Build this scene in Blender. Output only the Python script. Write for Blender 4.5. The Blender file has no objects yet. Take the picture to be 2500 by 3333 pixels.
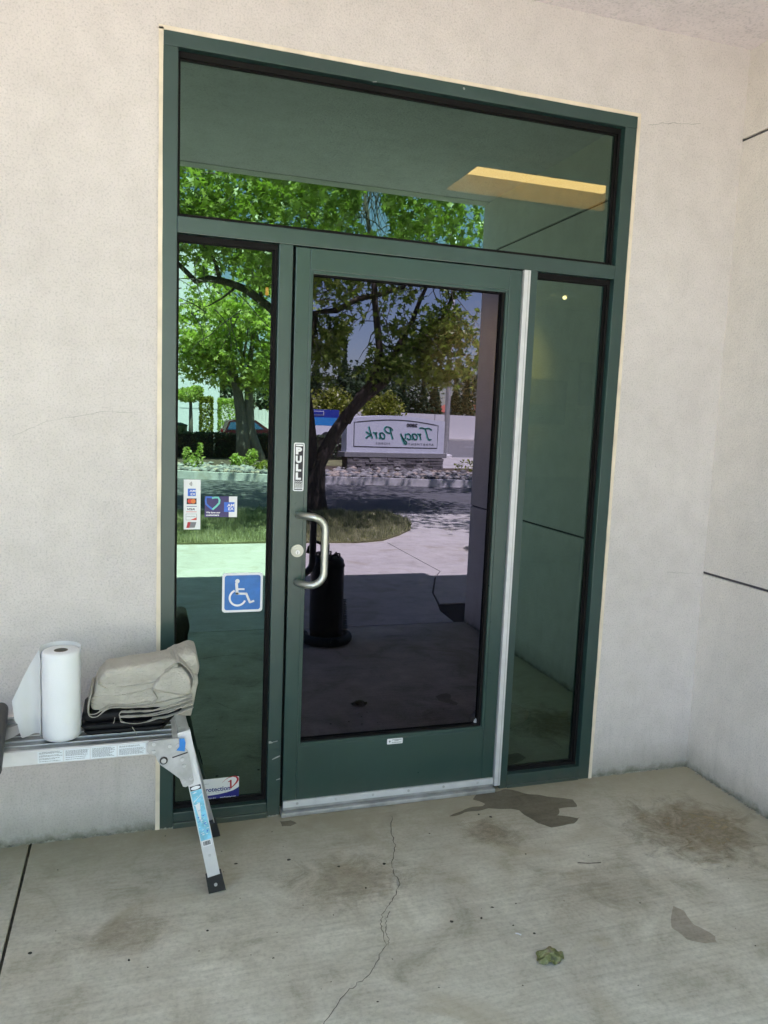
import bpy, bmesh, math, random
import numpy as np
from mathutils import Vector, Matrix, noise
random.seed(7); rng = np.random.default_rng(7)
S = bpy.context.scene
COL = S.collection
PI = math.pi

# ------------------------------------------------------------------ camera, sky, sun, exposure
CAM = np.array([-0.08047, -2.89688, 1.58839])
YAW, PIT, ROL = 0.31183945, -0.11992729, 0.03999436
FW = np.array([math.sin(YAW)*math.cos(PIT), math.cos(YAW)*math.cos(PIT), math.sin(PIT)])
_r = np.array([math.cos(YAW), -math.sin(YAW), 0.0]); _u = np.cross(_r, FW)
RT = math.cos(ROL)*_r + math.sin(ROL)*_u
UP = -math.sin(ROL)*_r + math.cos(ROL)*_u
cd = bpy.data.cameras.new('camera'); cam = bpy.data.objects.new('camera', cd); COL.objects.link(cam)
cd.sensor_fit = 'VERTICAL'; cd.sensor_height = 36; cd.lens = 27.119; cd.clip_start = 0.02; cd.clip_end = 1500
m = Matrix(((RT[0], UP[0], -FW[0], CAM[0]), (RT[1], UP[1], -FW[1], CAM[1]), (RT[2], UP[2], -FW[2], CAM[2]), (0, 0, 0, 1)))
cam.matrix_world = m
S.camera = cam

SUN_EL, SUN_AZ = math.radians(67), math.radians(12)      # azimuth from +Y towards +X
w = bpy.data.worlds.new('World'); S.world = w; w.use_nodes = True
nt = w.node_tree; nt.nodes.clear()
sky = nt.nodes.new('ShaderNodeTexSky'); sky.sky_type = 'NISHITA'; sky.sun_disc = False
sky.sun_elevation = SUN_EL; sky.sun_rotation = SUN_AZ; sky.air_density = 1.0; sky.dust_density = 0.6
bg = nt.nodes.new('ShaderNodeBackground'); bg.inputs[1].default_value = 0.072
wo = nt.nodes.new('ShaderNodeOutputWorld')
nt.links.new(sky.outputs[0], bg.inputs[0]); nt.links.new(bg.outputs[0], wo.inputs[0])
sl = bpy.data.lights.new('sun', 'SUN'); sl.energy = 5.0; sl.angle = math.radians(0.53); sl.color = (1, .965, .9)
so = bpy.data.objects.new('sun', sl); COL.objects.link(so)
sd = Vector((math.sin(SUN_AZ)*math.cos(SUN_EL), math.cos(SUN_AZ)*math.cos(SUN_EL), math.sin(SUN_EL)))
so.rotation_euler = sd.to_track_quat('Z', 'Y').to_euler()
S.view_settings.view_transform = 'Standard'; S.view_settings.look = 'None'
S.view_settings.gamma = 1; S.view_settings.use_curve_mapping = False
S.view_settings.exposure = 3.02
S.cycles.use_denoising = True
S.cycles.max_bounces = 10; S.cycles.diffuse_bounces = 5; S.cycles.glossy_bounces = 6
S.cycles.transparent_max_bounces = 12; S.cycles.sample_clamp_indirect = 8; S.cycles.caustics_reflective = False

# a pixel of the survey photograph -> the point of the plane y = Y it lies on (used only to read flat outlines)
def at(px, py, Y):
    d = FW + RT*(px-1250)/2510.77 - UP*(py-1666.5)/2510.77
    p = CAM + d*(Y-CAM[1])/d[1]
    return float(p[0]), float(p[2])

# ------------------------------------------------------------------ materials
def srgb(r, g, b):
    f = lambda c: (c/255/12.92) if c/255 < .04045 else ((c/255+.055)/1.055)**2.4
    return (f(r), f(g), f(b))
class N:
    def __init__(s, name):
        s.m = bpy.data.materials.new(name); s.m.use_nodes = True; s.t = s.m.node_tree; s.t.nodes.clear()
        s.out = s.n('ShaderNodeOutputMaterial')
    def n(s, t, **k):
        x = s.t.nodes.new(t)
        for a, b in k.items(): setattr(x, a, b)
        return x
    def l(s, a, b): s.t.links.new(a, b)
    def coord(s, scale=(1, 1, 1), rot=(0, 0, 0), kind='Object'):
        tc = s.n('ShaderNodeTexCoord'); mp = s.n('ShaderNodeMapping')
        mp.inputs['Scale'].default_value = scale; mp.inputs['Rotation'].default_value = rot
        s.l(tc.outputs[kind], mp.inputs[0]); return mp.outputs[0]
    def noise(s, vec, scale, detail=4, rough=.55, dist=0):
        x = s.n('ShaderNodeTexNoise'); s.l(vec, x.inputs['Vector'])
        x.inputs['Scale'].default_value = scale; x.inputs['Detail'].default_value = detail
        x.inputs['Roughness'].default_value = rough; x.inputs['Distortion'].default_value = dist
        return x.outputs['Fac']
    def ramp(s, fac, stops):
        x = s.n('ShaderNodeValToRGB'); e = x.color_ramp.elements
        while len(e) < len(stops): e.new(.5)
        for i, (p, c) in enumerate(stops):
            e[i].position = p; e[i].color = (*c, 1) if len(c) == 3 else c
        s.l(fac, x.inputs[0]); return x.outputs[0]
    def mix(s, fac, a, b, mode='MIX'):
        x = s.n('ShaderNodeMixRGB', blend_type=mode)
        for i, v in enumerate((fac, a, b)):
            if hasattr(v, 'default_value') or hasattr(v, 'is_linked'): s.l(v, x.inputs[i])
            elif i == 0: x.inputs[0].default_value = v
            else: x.inputs[i].default_value = (*v, 1)
        return x.outputs[0]
    def math(s, op, a, b=0, clamp=False):
        x = s.n('ShaderNodeMath', operation=op); x.use_clamp = clamp
        for i, v in enumerate((a, b)):
            if isinstance(v, (int, float)): x.inputs[i].default_value = v
            else: s.l(v, x.inputs[i])
        return x.outputs[0]
    def bump(s, h, strength=.3, dist=.01):
        x = s.n('ShaderNodeBump'); x.inputs['Strength'].default_value = strength; x.inputs['Distance'].default_value = dist
        s.l(h, x.inputs['Height']); return x.outputs[0]
    def bsdf(s, color, rough=.6, metal=0, normal=None, spec=.5):
        x = s.n('ShaderNodeBsdfPrincipled')
        for k, v in (('Base Color', color), ('Roughness', rough)):
            if isinstance(v, (int, float)): x.inputs[k].default_value = v
            elif isinstance(v, tuple): x.inputs[k].default_value = (*v, 1)
            else: s.l(v, x.inputs[k])
        x.inputs['Metallic'].default_value = metal; x.inputs['Specular IOR Level'].default_value = spec
        if normal is not None: s.l(normal, x.inputs['Normal'])
        s.l(x.outputs[0], s.out.inputs[0]); return x
def plain(name, c, rough=.6, metal=0, var=.12, vs=9, bump=0, bs=60, spec=.5):
    k = N(name); v = k.coord()
    f = k.noise(v, vs, 5)
    col = k.ramp(f, [(.3, tuple(x*(1-var) for x in c)), (.7, tuple(min(1, x*(1+var)) for x in c))])
    k.bsdf(col, rough, metal, k.bump(k.noise(v, bs, 3), bump, .004) if bump else None, spec)
    return k.m

def stucco(name, c, dirt=True, fine=150):
    k = N(name); v = k.coord()
    big = k.noise(v, 1.3, 4, .6); mid = k.noise(v, 9, 5, .6); sm = k.noise(v, fine, 3, .6)
    col = k.ramp(big, [(.3, tuple(x*.93 for x in c)), (.7, tuple(x*1.04 for x in c))])
    col = k.mix(.35, col, k.ramp(mid, [(.35, (.80, .80, .79)), (.6, (1, 1, 1))]), 'MULTIPLY')
    col = k.mix(.5, col, k.ramp(sm, [(.30, (.58, .59, .60)), (.50, (1, 1, 1))]), 'MULTIPLY')
    # sparse dark specks of grit
    sp = k.noise(v, 60, 2, .5)
    col = k.mix(k.ramp(sp, [(.71, (0, 0, 0)), (.77, (1, 1, 1))]), col, tuple(x*.72 for x in c))
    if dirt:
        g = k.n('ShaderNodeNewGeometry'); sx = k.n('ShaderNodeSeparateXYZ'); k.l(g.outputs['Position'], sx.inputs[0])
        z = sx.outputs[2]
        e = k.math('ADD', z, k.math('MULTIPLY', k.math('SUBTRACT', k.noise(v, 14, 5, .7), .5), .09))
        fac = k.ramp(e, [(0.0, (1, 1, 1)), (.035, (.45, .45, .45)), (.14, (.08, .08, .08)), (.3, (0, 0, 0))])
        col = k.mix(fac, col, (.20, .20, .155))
        # streaks of splash grime
        st = k.noise(k.coord((9, 9, 1.6)), 2.0, 5, .65)
        lo = k.ramp(z, [(0, (1, 1, 1)), (.25, (.5, .5, .5)), (.7, (0, 0, 0))])
        f2 = k.mix(1, k.ramp(st, [(.52, (0, 0, 0)), (.72, (.25, .25, .25))]), lo, 'MULTIPLY')
        col = k.mix(f2, col, (.30, .31, .26))
    h = k.math('ADD', k.math('MULTIPLY', sm, .6), k.math('MULTIPLY', k.noise(v, 45, 4, .6), .8))
    k.bsdf(col, .9, 0, k.bump(h, .8, .0065), .25)
    return k.m

def concrete(name, c, near_wall=False, streak=True, var=1.0, bumps=.25):
    k = N(name); v = k.coord()
    big = k.noise(v, .9, 5, .62, .4); mid = k.noise(v, 5, 6, .65, .6); sm = k.noise(v, 70, 3, .7)
    col = k.ramp(big, [(.28, tuple(x*(1-.2*var) for x in c)), (.5, c), (.75, tuple(x*(1+.13*var) for x in c))])
    col = k.mix(.85*var, col, k.ramp(mid, [(.31, (.62, .61, .54)), (.45, (.90, .89, .85)), (.58, (1.03, 1.04, 1.02)), (.70, (1.20, 1.21, 1.20))]), 'MULTIPLY')
    col = k.mix(.5, col, k.ramp(sm, [(.3, (.66, .66, .65)), (.55, (1.03, 1.03, 1.03))]), 'MULTIPLY')
    st = k.noise(k.coord((1.1, 24, 1), (0, 0, .08)), 2.2, 5, .7)
    if streak:
        col = k.mix(.65, col, k.ramp(st, [(.3, (.80, .80, .78)), (.55, (1.0, 1.0, 1.0)), (.72, (1.08, 1.08, 1.07))]), 'MULTIPLY')
        st2 = k.noise(k.coord((2.2, 30, 1), (0, 0, -.25)), 3.1, 4, .7)
        col = k.mix(.4, col, k.ramp(st2, [(.32, (.78, .77, .74)), (.5, (1.0, 1.0, 1.0))]), 'MULTIPLY')
    # brown-grey rings and blotches
    bl = k.noise(v, 2.1, 3, .5, 1.3)
    col = k.mix(k.ramp(bl, [(.58, (0, 0, 0)), (.70, (.55, .55, .55))]), col, (c[0]*.68, c[1]*.63, c[2]*.52))
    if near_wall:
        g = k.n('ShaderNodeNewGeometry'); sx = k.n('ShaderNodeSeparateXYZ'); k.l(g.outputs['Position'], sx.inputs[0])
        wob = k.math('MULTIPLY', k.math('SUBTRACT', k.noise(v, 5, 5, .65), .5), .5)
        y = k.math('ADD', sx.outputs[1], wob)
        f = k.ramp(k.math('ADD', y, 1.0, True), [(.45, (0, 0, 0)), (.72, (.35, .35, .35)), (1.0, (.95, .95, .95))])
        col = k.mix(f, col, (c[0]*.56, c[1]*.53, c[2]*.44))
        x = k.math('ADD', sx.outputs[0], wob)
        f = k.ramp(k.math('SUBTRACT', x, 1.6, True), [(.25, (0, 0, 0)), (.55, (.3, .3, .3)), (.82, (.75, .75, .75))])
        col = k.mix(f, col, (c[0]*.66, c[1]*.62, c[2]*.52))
    h = k.math('ADD', k.math('MULTIPLY', st, .5), k.math('MULTIPLY', sm, .5))
    k.bsdf(col, .82, 0, k.bump(h, bumps, .004), .3)
    return k.m

def paint(name, c, rough=.38, bump=.06):
    k = N(name); v = k.coord()
    f = k.noise(v, 3, 4); r = k.ramp(k.noise(v, 14, 5, .7), [(.3, (rough*.93,)*3), (.75, (rough*1.15,)*3)])
    col = k.ramp(f, [(.3, tuple(x*.88 for x in c)), (.7, tuple(x*1.14 for x in c))])
    dust = k.noise(k.coord((1, 1, .35)), 22, 5, .75)
    col = k.mix(k.ramp(dust, [(.55, (0, 0, 0)), (.85, (.22, .22, .22))]), col, tuple(x*1.6+.015 for x in c))
    g = k.n('ShaderNodeNewGeometry'); sx = k.n('ShaderNodeSeparateXYZ'); k.l(g.outputs['Position'], sx.inputs[0])
    e = k.math('ADD', sx.outputs[2], k.math('MULTIPLY', k.math('SUBTRACT', k.noise(v, 20, 5, .7), .5), .12))
    col = k.mix(k.ramp(e, [(0.0, (.5, .5, .5)), (.05, (.15, .15, .15)), (.12, (0, 0, 0))]), col, (.09, .09, .07))
    k.bsdf(col, r, 0, k.bump(k.noise(v, 90, 3), bump, .002), .75)
    return k.m

def mirror_glass(name, refl, trans, dirty=.0025):
    k = N(name); v = k.coord()
    gl = k.n('ShaderNodeBsdfGlossy'); gl.inputs['Roughness'].default_value = 0.0
    gl.inputs['Color'].default_value = (*refl, 1)
    k.l(k.bump(k.noise(v, 1.3, 1), .035, .02), gl.inputs['Normal'])
    tr = k.n('ShaderNodeBsdfTransparent'); tr.inputs['Color'].default_value = (*trans, 1)
    ad = k.n('ShaderNodeAddShader'); k.l(gl.outputs[0], ad.inputs[0]); k.l(tr.outputs[0], ad.inputs[1])
    df = k.n('ShaderNodeBsdfDiffuse'); df.inputs['Color'].default_value = (.5, .5, .48, 1)
    g = k.n('ShaderNodeNewGeometry'); sx = k.n('ShaderNodeSeparateXYZ'); k.l(g.outputs['Position'], sx.inputs[0])
    z = k.ramp(sx.outputs[2], [(0, (.05, .05, .05)), (.25, (dirty,)*3), (1, (dirty*.6,)*3)])
    f = k.mix(1, z, k.ramp(k.noise(v, 7, 6, .75), [(.3, (.25, .25, .25)), (.75, (1, 1, 1))]), 'MULTIPLY')
    mx = k.n('ShaderNodeMixShader'); k.l(f, mx.inputs[0]); k.l(ad.outputs[0], mx.inputs[1]); k.l(df.outputs[0], mx.inputs[2])
    k.l(mx.outputs[0], k.out.inputs[0]); return k.m
def clear(name, c=(.97, .97, .97)):
    k = N(name); tr = k.n('ShaderNodeBsdfTransparent'); tr.inputs['Color'].default_value = (*c, 1)
    k.l(tr.outputs[0], k.out.inputs[0]); return k.m
def leafmat(name, c1, c2, trans=.4):
    k = N(name); v = k.coord()
    col = k.ramp(k.noise(v, 1.7, 4, .7), [(.35, c1), (.65, c2)])
    g = k.n('ShaderNodeNewGeometry')
    try: col = k.mix(.5, col, k.ramp(g.outputs['Random Per Island'], [(0, tuple(x*.4 for x in c1)), (.55, c2), (1, tuple(min(1, x*1.5) for x in c2))]))
    except Exception: pass
    p = k.n('ShaderNodeBsdfPrincipled'); k.l(col, p.inputs['Base Color']); p.inputs['Roughness'].default_value = .38
    t = k.n('ShaderNodeBsdfTranslucent'); k.l(k.mix(1, col, (1.0, 1.25, .55), 'MULTIPLY'), t.inputs[0])
    mx = k.n('ShaderNodeMixShader'); mx.inputs[0].default_value = trans
    k.l(p.outputs[0], mx.inputs[1]); k.l(t.outputs[0], mx.inputs[2]); k.l(mx.outputs[0], k.out.inputs[0]); return k.m
def emit(name, c, s):
    k = N(name); e = k.n('ShaderNodeEmission'); e.inputs[0].default_value = (*c, 1); e.inputs[1].default_value = s
    k.l(e.outputs[0], k.out.inputs[0]); return k.m
def barkmat(name, c):
    k = N(name); a = k.noise(k.coord((9, 9, 1.6)), 3, 6, .7)
    col = k.ramp(a, [(.3, tuple(x*.45 for x in c)), (.7, tuple(x*1.3 for x in c))])
    k.bsdf(col, .9, 0, k.bump(a, .8, .03), .2); return k.m

M = {}
M['wall'] = stucco('cream_stucco', (.715, .66, .645))
M['ceil'] = stucco('ceiling_plaster', (.90, .82, .84), False, 90)
M['side'] = stucco('grey_cream_stucco', (.83, .775, .72))
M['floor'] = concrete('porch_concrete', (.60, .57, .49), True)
M['walk'] = concrete('walk_concrete', (.60, .57, .53), False, True, .6)
M['kerb'] = concrete('kerb_concrete', (.72, .70, .68), False, False, .5)
M['asph'] = concrete('asphalt', (.15, .15, .155), False, False, .6)
M['road'] = concrete('road_surface', (.22, .215, .21), False, False, .5)
M['joint'] = plain('joint_dirt', (.10, .09, .07), .95, bump=.5, var=.5, vs=25)
M['green'] = paint('green_frame_paint', (.021, .052, .047), .32)
M['green2'] = paint('green_door_paint', (.019, .052, .046), .29)
M['gasket'] = plain('black_gasket', (.008, .007, .007), .7, spec=.2)
M['caulk'] = plain('cream_sealant', (.76, .67, .54), .6, var=.14, vs=12)
M['glass'] = mirror_glass('green_tinted_glass', (.096, .150, .126), (.042, .062, .036))
M['glassdoor'] = mirror_glass('grey_tinted_glass', (.068, .064, .088), (.014, .014, .016), .006)
M['clear'] = clear('clear_glass')
M['alu'] = plain('brushed_aluminium', (.62, .63, .65), .42, .85, var=.12, vs=30)
M['aludull'] = plain('dull_aluminium', (.42, .42, .42), .55, .6, var=.25, vs=14)
M['aluw'] = plain('pale_aluminium', (.66, .66, .68), .4, .25, var=.06, vs=20)
M['cast'] = plain('cast_bracket', (.50, .50, .51), .55, .55, var=.2, vs=22, bump=.15)
M['deckalu'] = plain('deck_aluminium', (.33, .34, .34), .45, .75, var=.22, vs=18)
M['nickel'] = plain('satin_nickel', (.50, .51, .47), .36, .9, var=.05)
M['brass'] = plain('lock_steel', (.42, .43, .40), .35, .8, var=.05)
M['black'] = plain('black_rubber', (.016, .016, .018), .55, bump=.2)
M['vinyl'] = plain('black_vinyl', (.004, .004, .005), .6, spec=.25, bump=.4, bs=25)
M['white'] = plain('white_print', (.78, .78, .80), .45, var=.03)
M['ink'] = plain('black_ink', (.018, .015, .025), .5, var=.1)
M['greyink'] = plain('grey_ink', (.20, .20, .22), .6, var=.1)
M['blue'] = plain('blue_print', (.03, .16, .50), .4, var=.15, vs=25)
M['navy'] = plain('navy_print', (.012, .016, .20), .4, var=.1)
M['purple'] = plain('purple_print', (.035, .022, .13), .4, var=.1)
M['mid'] = plain('azure_print', (.035, .14, .62), .4, var=.1)
M['teal'] = plain('mint_print', (.16, .55, .50), .4, var=.1)
M['red'] = plain('red_print', (.42, .02, .035), .45, var=.1)
M['orange'] = plain('orange_print', (.75, .20, .04), .45, var=.1)
M['redor'] = plain('scarlet_print', (.65, .05, .03), .45, var=.1)
M['paper'] = plain('paper_towel', (.80, .81, .83), .9, var=.02, bump=.25, bs=300)
M['card'] = plain('cardboard_core', (.22, .19, .16), .9)
M['skyblue'] = plain('pale_blue_label', (.22, .56, .74), .45, var=.22, vs=60)
M['tape'] = plain('blue_masking_tape', (.04, .22, .62), .7, var=.12)
M['bark'] = barkmat('bark', (.10, .085, .07)); M['bark2'] = barkmat('pale_bark', (.20, .18, .16))
M['leafA'] = leafmat('sweetgum_leaf', (.11, .175, .03), (.33, .40, .09), .42)
M['leafB'] = leafmat('young_leaf', (.24, .34, .07), (.56, .60, .20), .5)
M['leafC'] = leafmat('dark_leaf', (.035, .060, .028), (.075, .115, .05), .2)
M['leafD'] = leafmat('yellow_leaf', (.17, .22, .03), (.30, .30, .05), .35)
M['grassm'] = leafmat('grass_blade', (.12, .17, .06), (.55, .52, .33), .3)
M['soil'] = plain('soil', (.10, .075, .05), .95, var=.3, bump=.6)
M['mulch'] = plain('mulch', (.035, .028, .024), .95, var=.4, bump=.8)
M['lawnb'] = plain('lawn_base', (.20, .20, .09), .95, var=.4, vs=3, bump=.5)

# ------------------------------------------------------------------ mesh helpers
class MB:
    def __init__(s): s.v = []; s.f = []; s.mi = []; s.cur = 0
    def add(s, v, f):
        o = len(s.v); s.v += [tuple(map(float, p)) for p in v]; s.f += [tuple(i+o for i in q) for q in f]; s.mi += [s.cur]*len(f); return s
    def box(s, x0, x1, y0, y1, z0, z1, bev=0):
        if x0 > x1: x0, x1 = x1, x0
        if y0 > y1: y0, y1 = y1, y0
        if z0 > z1: z0, z1 = z1, z0
        b = bmesh.new(); bmesh.ops.create_cube(b, size=1)
        for v in b.verts: v.co = ((x0+x1)/2+v.co.x*(x1-x0), (y0+y1)/2+v.co.y*(y1-y0), (z0+z1)/2+v.co.z*(z1-z0))
        if bev: bmesh.ops.bevel(b, geom=list(b.edges), offset=bev, segments=2, affect='EDGES', profile=.6)
        s.addbm(b); return s
    def addbm(s, b):
        b.verts.index_update(); s.add([v.co for v in b.verts], [[v.index for v in f.verts] for f in b.faces]); b.free()
    def prism(s, poly, y0, y1):      # outline in (x, z) pushed along y (y0 nearer to the viewer)
        a = sum(poly[i][0]*poly[(i+1) % len(poly)][1]-poly[(i+1) % len(poly)][0]*poly[i][1] for i in range(len(poly)))
        if a < 0: poly = poly[::-1]
        n = len(poly)
        v = [(x, y0, z) for x, z in poly]+[(x, y1, z) for x, z in poly]
        f = [tuple(range(n)), tuple(range(2*n-1, n-1, -1))]+[(i, i+n, (i+1) % n+n, (i+1) % n) for i in range(n)]
        return s.add(v, f)
    def slab(s, poly, z0, z1):       # outline in (x, y)
        a = sum(poly[i][0]*poly[(i+1) % len(poly)][1]-poly[(i+1) % len(poly)][0]*poly[i][1] for i in range(len(poly)))
        if a < 0: poly = poly[::-1]
        n = len(poly)
        v = [(x, y, z1) for x, y in poly]+[(x, y, z0) for x, y in poly]
        f = [tuple(range(n)), tuple(range(2*n-1, n-1, -1))]+[(i, i+n, (i+1) % n+n, (i+1) % n) for i in range(n)]
        return s.add(v, f)
    def tube(s, pts, r, n=10, cap=True):
        pts = [Vector(p) for p in pts]; k = len(pts)
        rs = r if isinstance(r, (list, tuple)) else [r]*k
        prev = None; rings = []
        for i, p in enumerate(pts):
            t = (pts[min(i+1, k-1)]-pts[max(i-1, 0)]).normalized()
            if prev is None:
                a = Vector((0, 0, 1)) if abs(t.z) < .9 else Vector((1, 0, 0)); u = t.cross(a).normalized()
            else: u = (prev-t*prev.dot(t)).normalized()
            prev = u; w_ = t.cross(u)
            rings.append([p+(u*math.cos(2*PI*j/n)+w_*math.sin(2*PI*j/n))*rs[i] for j in range(n)])
        v = [q for rg in rings for q in rg]
        f = [(i*n+j, i*n+(j+1) % n, (i+1)*n+(j+1) % n, (i+1)*n+j) for i in range(k-1) for j in range(n)]
        if cap: f += [tuple(range(n-1, -1, -1)), tuple((k-1)*n+j for j in range(n))]
        return s.add(v, f)
    def cyl(s, a, b, r, n=20): return s.tube([a, b], r, n)
    def lathe(s, cx, cy, prof, n=32):
        v = [(cx+r*math.cos(2*PI*j/n), cy+r*math.sin(2*PI*j/n), z) for r, z in prof for j in range(n)]
        f = [(i*n+j, i*n+(j+1) % n, (i+1)*n+(j+1) % n, (i+1)*n+j) for i in range(len(prof)-1) for j in range(n)]
        return s.add(v, f)
    def build(s, name, mat, parent=None, smooth=False, angle=None):
        me = bpy.data.meshes.new(name)
        root = parent
        while root is not None and root.parent is not None: root = root.parent
        o0 = Vector(root.get('_o', (0, 0, 0))) if root is not None else Vector((0, 0, 0))
        me.from_pydata([(x-o0.x, y-o0.y, z-o0.z) for x, y, z in s.v], [], s.f)
        mats = mat if isinstance(mat, (list, tuple)) else [mat]
        for q in mats: me.materials.append(q)
        if len(mats) > 1: me.polygons.foreach_set('material_index', s.mi)
        if smooth: me.polygons.foreach_set('use_smooth', [True]*len(me.polygons))
        me.update()
        if angle: me.set_sharp_from_angle(angle=math.radians(angle))
        o = bpy.data.objects.new(name, me); COL.objects.link(o)
        if parent is not None: o.parent = parent
        return o
def tag(o, label=None, cat=None, group=None, kind=None):
    if label: o['label'] = label
    if cat: o['category'] = cat
    if group: o['group'] = group
    if kind: o['kind'] = kind
    return o
def thing(name, label, cat, loc=(0, 0, 0), group=None, kind=None):
    o = bpy.data.objects.new(name, None); COL.objects.link(o); o.location = loc; o['_o'] = tuple(map(float, loc))
    o.empty_display_size = .1
    return tag(o, label, cat, group, kind)
def copy_tree(o, parent=None):
    c = o.copy(); COL.objects.link(c)
    if parent is not None: c.parent = parent
    for ch in list(o.children): copy_tree(ch, c)
    return c
def rrect(x0, x1, z0, z1, r, n=6):
    p = []
    for cx, cz, a0 in ((x1-r, z1-r, 0), (x0+r, z1-r, 90), (x0+r, z0+r, 180), (x1-r, z0+r, 270)):
        p += [(cx+r*math.cos(math.radians(a0+90*i/n)), cz+r*math.sin(math.radians(a0+90*i/n))) for i in range(n+1)]
    return p
def circ(cx, cz, r, n=24, a0=0, a1=360): return [(cx+r*math.cos(math.radians(a0+(a1-a0)*i/n)), cz+r*math.sin(math.radians(a0+(a1-a0)*i/n))) for i in range(n if a1-a0 == 360 else n+1)]
def stroke(mb, pts, wd, y0, y1):     # a flat ribbon along pts in (x, z)
    P = [Vector(p) for p in pts]; L = []; R = []
    for i, p in enumerate(P):
        t = (P[min(i+1, len(P)-1)]-P[max(i-1, 0)]).normalized(); nn = Vector((-t.y, t.x))
        ww = wd[i] if isinstance(wd, (list, tuple)) else wd
        L.append(p+nn*ww/2); R.append(p-nn*ww/2)
    for i in range(len(P)-1):
        mb.prism([tuple(L[i]), tuple(L[i+1]), tuple(R[i+1]), tuple(R[i])], y0, y1)
TXT = {}
def text_pts(st, size, offset=0, shear=0, space=1, lines=1):
    c = bpy.data.curves.new('lettering', 'FONT'); c.body = st; c.size = size; c.offset = offset; c.shear = shear
    c.space_character = space; c.align_x = 'CENTER'; c.align_y = 'CENTER'; c.resolution_u = 3
    o = bpy.data.objects.new('lettering', c); COL.objects.link(o)
    bpy.context.view_layer.update()
    me = bpy.data.meshes.new_from_object(o.evaluated_get(bpy.context.evaluated_depsgraph_get()))
    v = [tuple(p.co) for p in me.vertices]; f = [tuple(q.vertices) for q in me.polygons]
    bpy.data.objects.remove(o); bpy.data.curves.remove(c); bpy.data.meshes.remove(me)
    return v, f
def text(mb, st, cx, cz, y, size=None, width=None, height=None, offset=0, shear=0, space=1, flip=False, rot=0):
    """flat lettering in the plane y, centred at (cx, cz); flip faces +y"""
    v, f = text_pts(st, size or .05, offset, shear, space)
    if not v: return
    xs = [p[0] for p in v]; zs = [p[1] for p in v]
    w_, h_ = max(xs)-min(xs), max(zs)-min(zs); mx, mz = (max(xs)+min(xs))/2, (max(zs)+min(zs))/2
    kx = width/w_ if width else (height/h_ if height else 1); kz = height/h_ if height else kx
    ca, sa = math.cos(rot), math.sin(rot); out = []
    for a, b, _ in v:
        a = (a-mx)*kx; b = (b-mz)*kz; a, b = a*ca-b*sa, a*sa+b*ca
        out.append((cx+(-a if flip else a), y, cz+b))
    mb.add(out, [q if not flip else q for q in f])

def joined(parts, name, parent): pass
def disp(o, strength, size, sub=0):
    pass

# ------------------------------------------------------------------ porch floor (one slab per pour, joints between)
floor = thing('porch_floor', None, None, kind='structure')
MB().box(-9, 9, -6.6, .2, -.10, -.014).build('joint_bed', M['joint'], floor)
def slab(x0, x1, y0, y1, mat='floor', z1=0): return MB().box(x0, x1, y0, y1, -.012, z1, .003).build('concrete_slab', M[mat], floor)
slab(-.445, 2.46, -2.595, .2); slab(-3.2, -.4545, -2.595, .2); slab(-6, -3.21, -2.595, .2)
MB().slab([(2.33, -2.605), (2.35, -2.95), (2.43, -3.22), (2.54, -3.64), (2.83, -4.31), (3.0, -4.6), (3.0, -6.45), (-.45, -6.45), (-.45, -2.605)], -.012, 0).build('concrete_slab', M['walk'], floor)
slab(-3.2, -.46, -6.45, -2.605, 'walk'); slab(-6, -3.21, -6.45, -2.605, 'walk')
MB().slab([(2.445, -3.20), (2.555, -3.63), (2.845, -4.31), (3.01, -4.6), (3.01, -6.45), (7, -6.45), (7, -3.2)], -.012, 0).build('concrete_slab', M['walk'], floor)
def ribbon(pts, wd, z=.0015, jit=.004, n=8):
    mb = MB(); P = []
    for i in range(len(pts)-1):
        a, b = Vector(pts[i]), Vector(pts[i+1])
        for k in range(n): P.append(a.lerp(b, k/n)+Vector((random.uniform(-jit, jit), random.uniform(-jit, jit))))
    P.append(Vector(pts[-1])); L, R = [], []
    for i, p in enumerate(P):
        t = (P[min(i+1, len(P)-1)]-P[max(i-1, 0)]).normalized(); nn = Vector((-t.y, t.x)); ww = wd*random.uniform(.35, 1.25)
        L.append(p+nn*ww/2); R.append(p-nn*ww/2)
    v = [(q.x, q.y, z) for q in L]+[(q.x, q.y, z) for q in R]; k = len(P)
    mb.add(v, [(i, i+k, i+k+1, i+1) for i in range(k-1)]); return mb
crackm = plain('crack_shadow', (.105, .098, .082), .95, var=.4, vs=30)
ribbon([(.90, -.12), (.854, -.254), (.844, -.33), (.786, -.46), (.783, -.563), (.73, -.646), (.672, -.709), (.65, -.77), (.645, -.844), (.559, -.954), (.477, -1.004), (.394, -1.093), (.33, -1.2)], .0024).build('crack', crackm, floor)
ribbon([(.70, -.70), (.675, -.735), (.66, -.80), (.65, -.85)], .0022).build('crack', crackm, floor)
ribbon([(.0, -1.25), (.06, -1.45), (.02, -1.62), (.10, -1.8), (.25, -1.95), (.62, -2.05)], .006, .0015, .008).build('crack', crackm, floor)
def blob(pts, jit=.01, n=7, seed=1):
    random.seed(seed); out = []
    for i in range(len(pts)):
        a, b = Vector(pts[i]), Vector(pts[(i+1) % len(pts)])
        for k in range(n):
            p = a.lerp(b, k/n); q = noise.noise(Vector((p.x*14, p.y*14, seed)))*jit*2
            d = (b-a).normalized(); out.append((p.x-d.y*q+random.uniform(-.001, .001), p.y+d.x*q))
    return out
wet = concrete('wet_concrete', (.185, .165, .125), False, True, .8)
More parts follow.
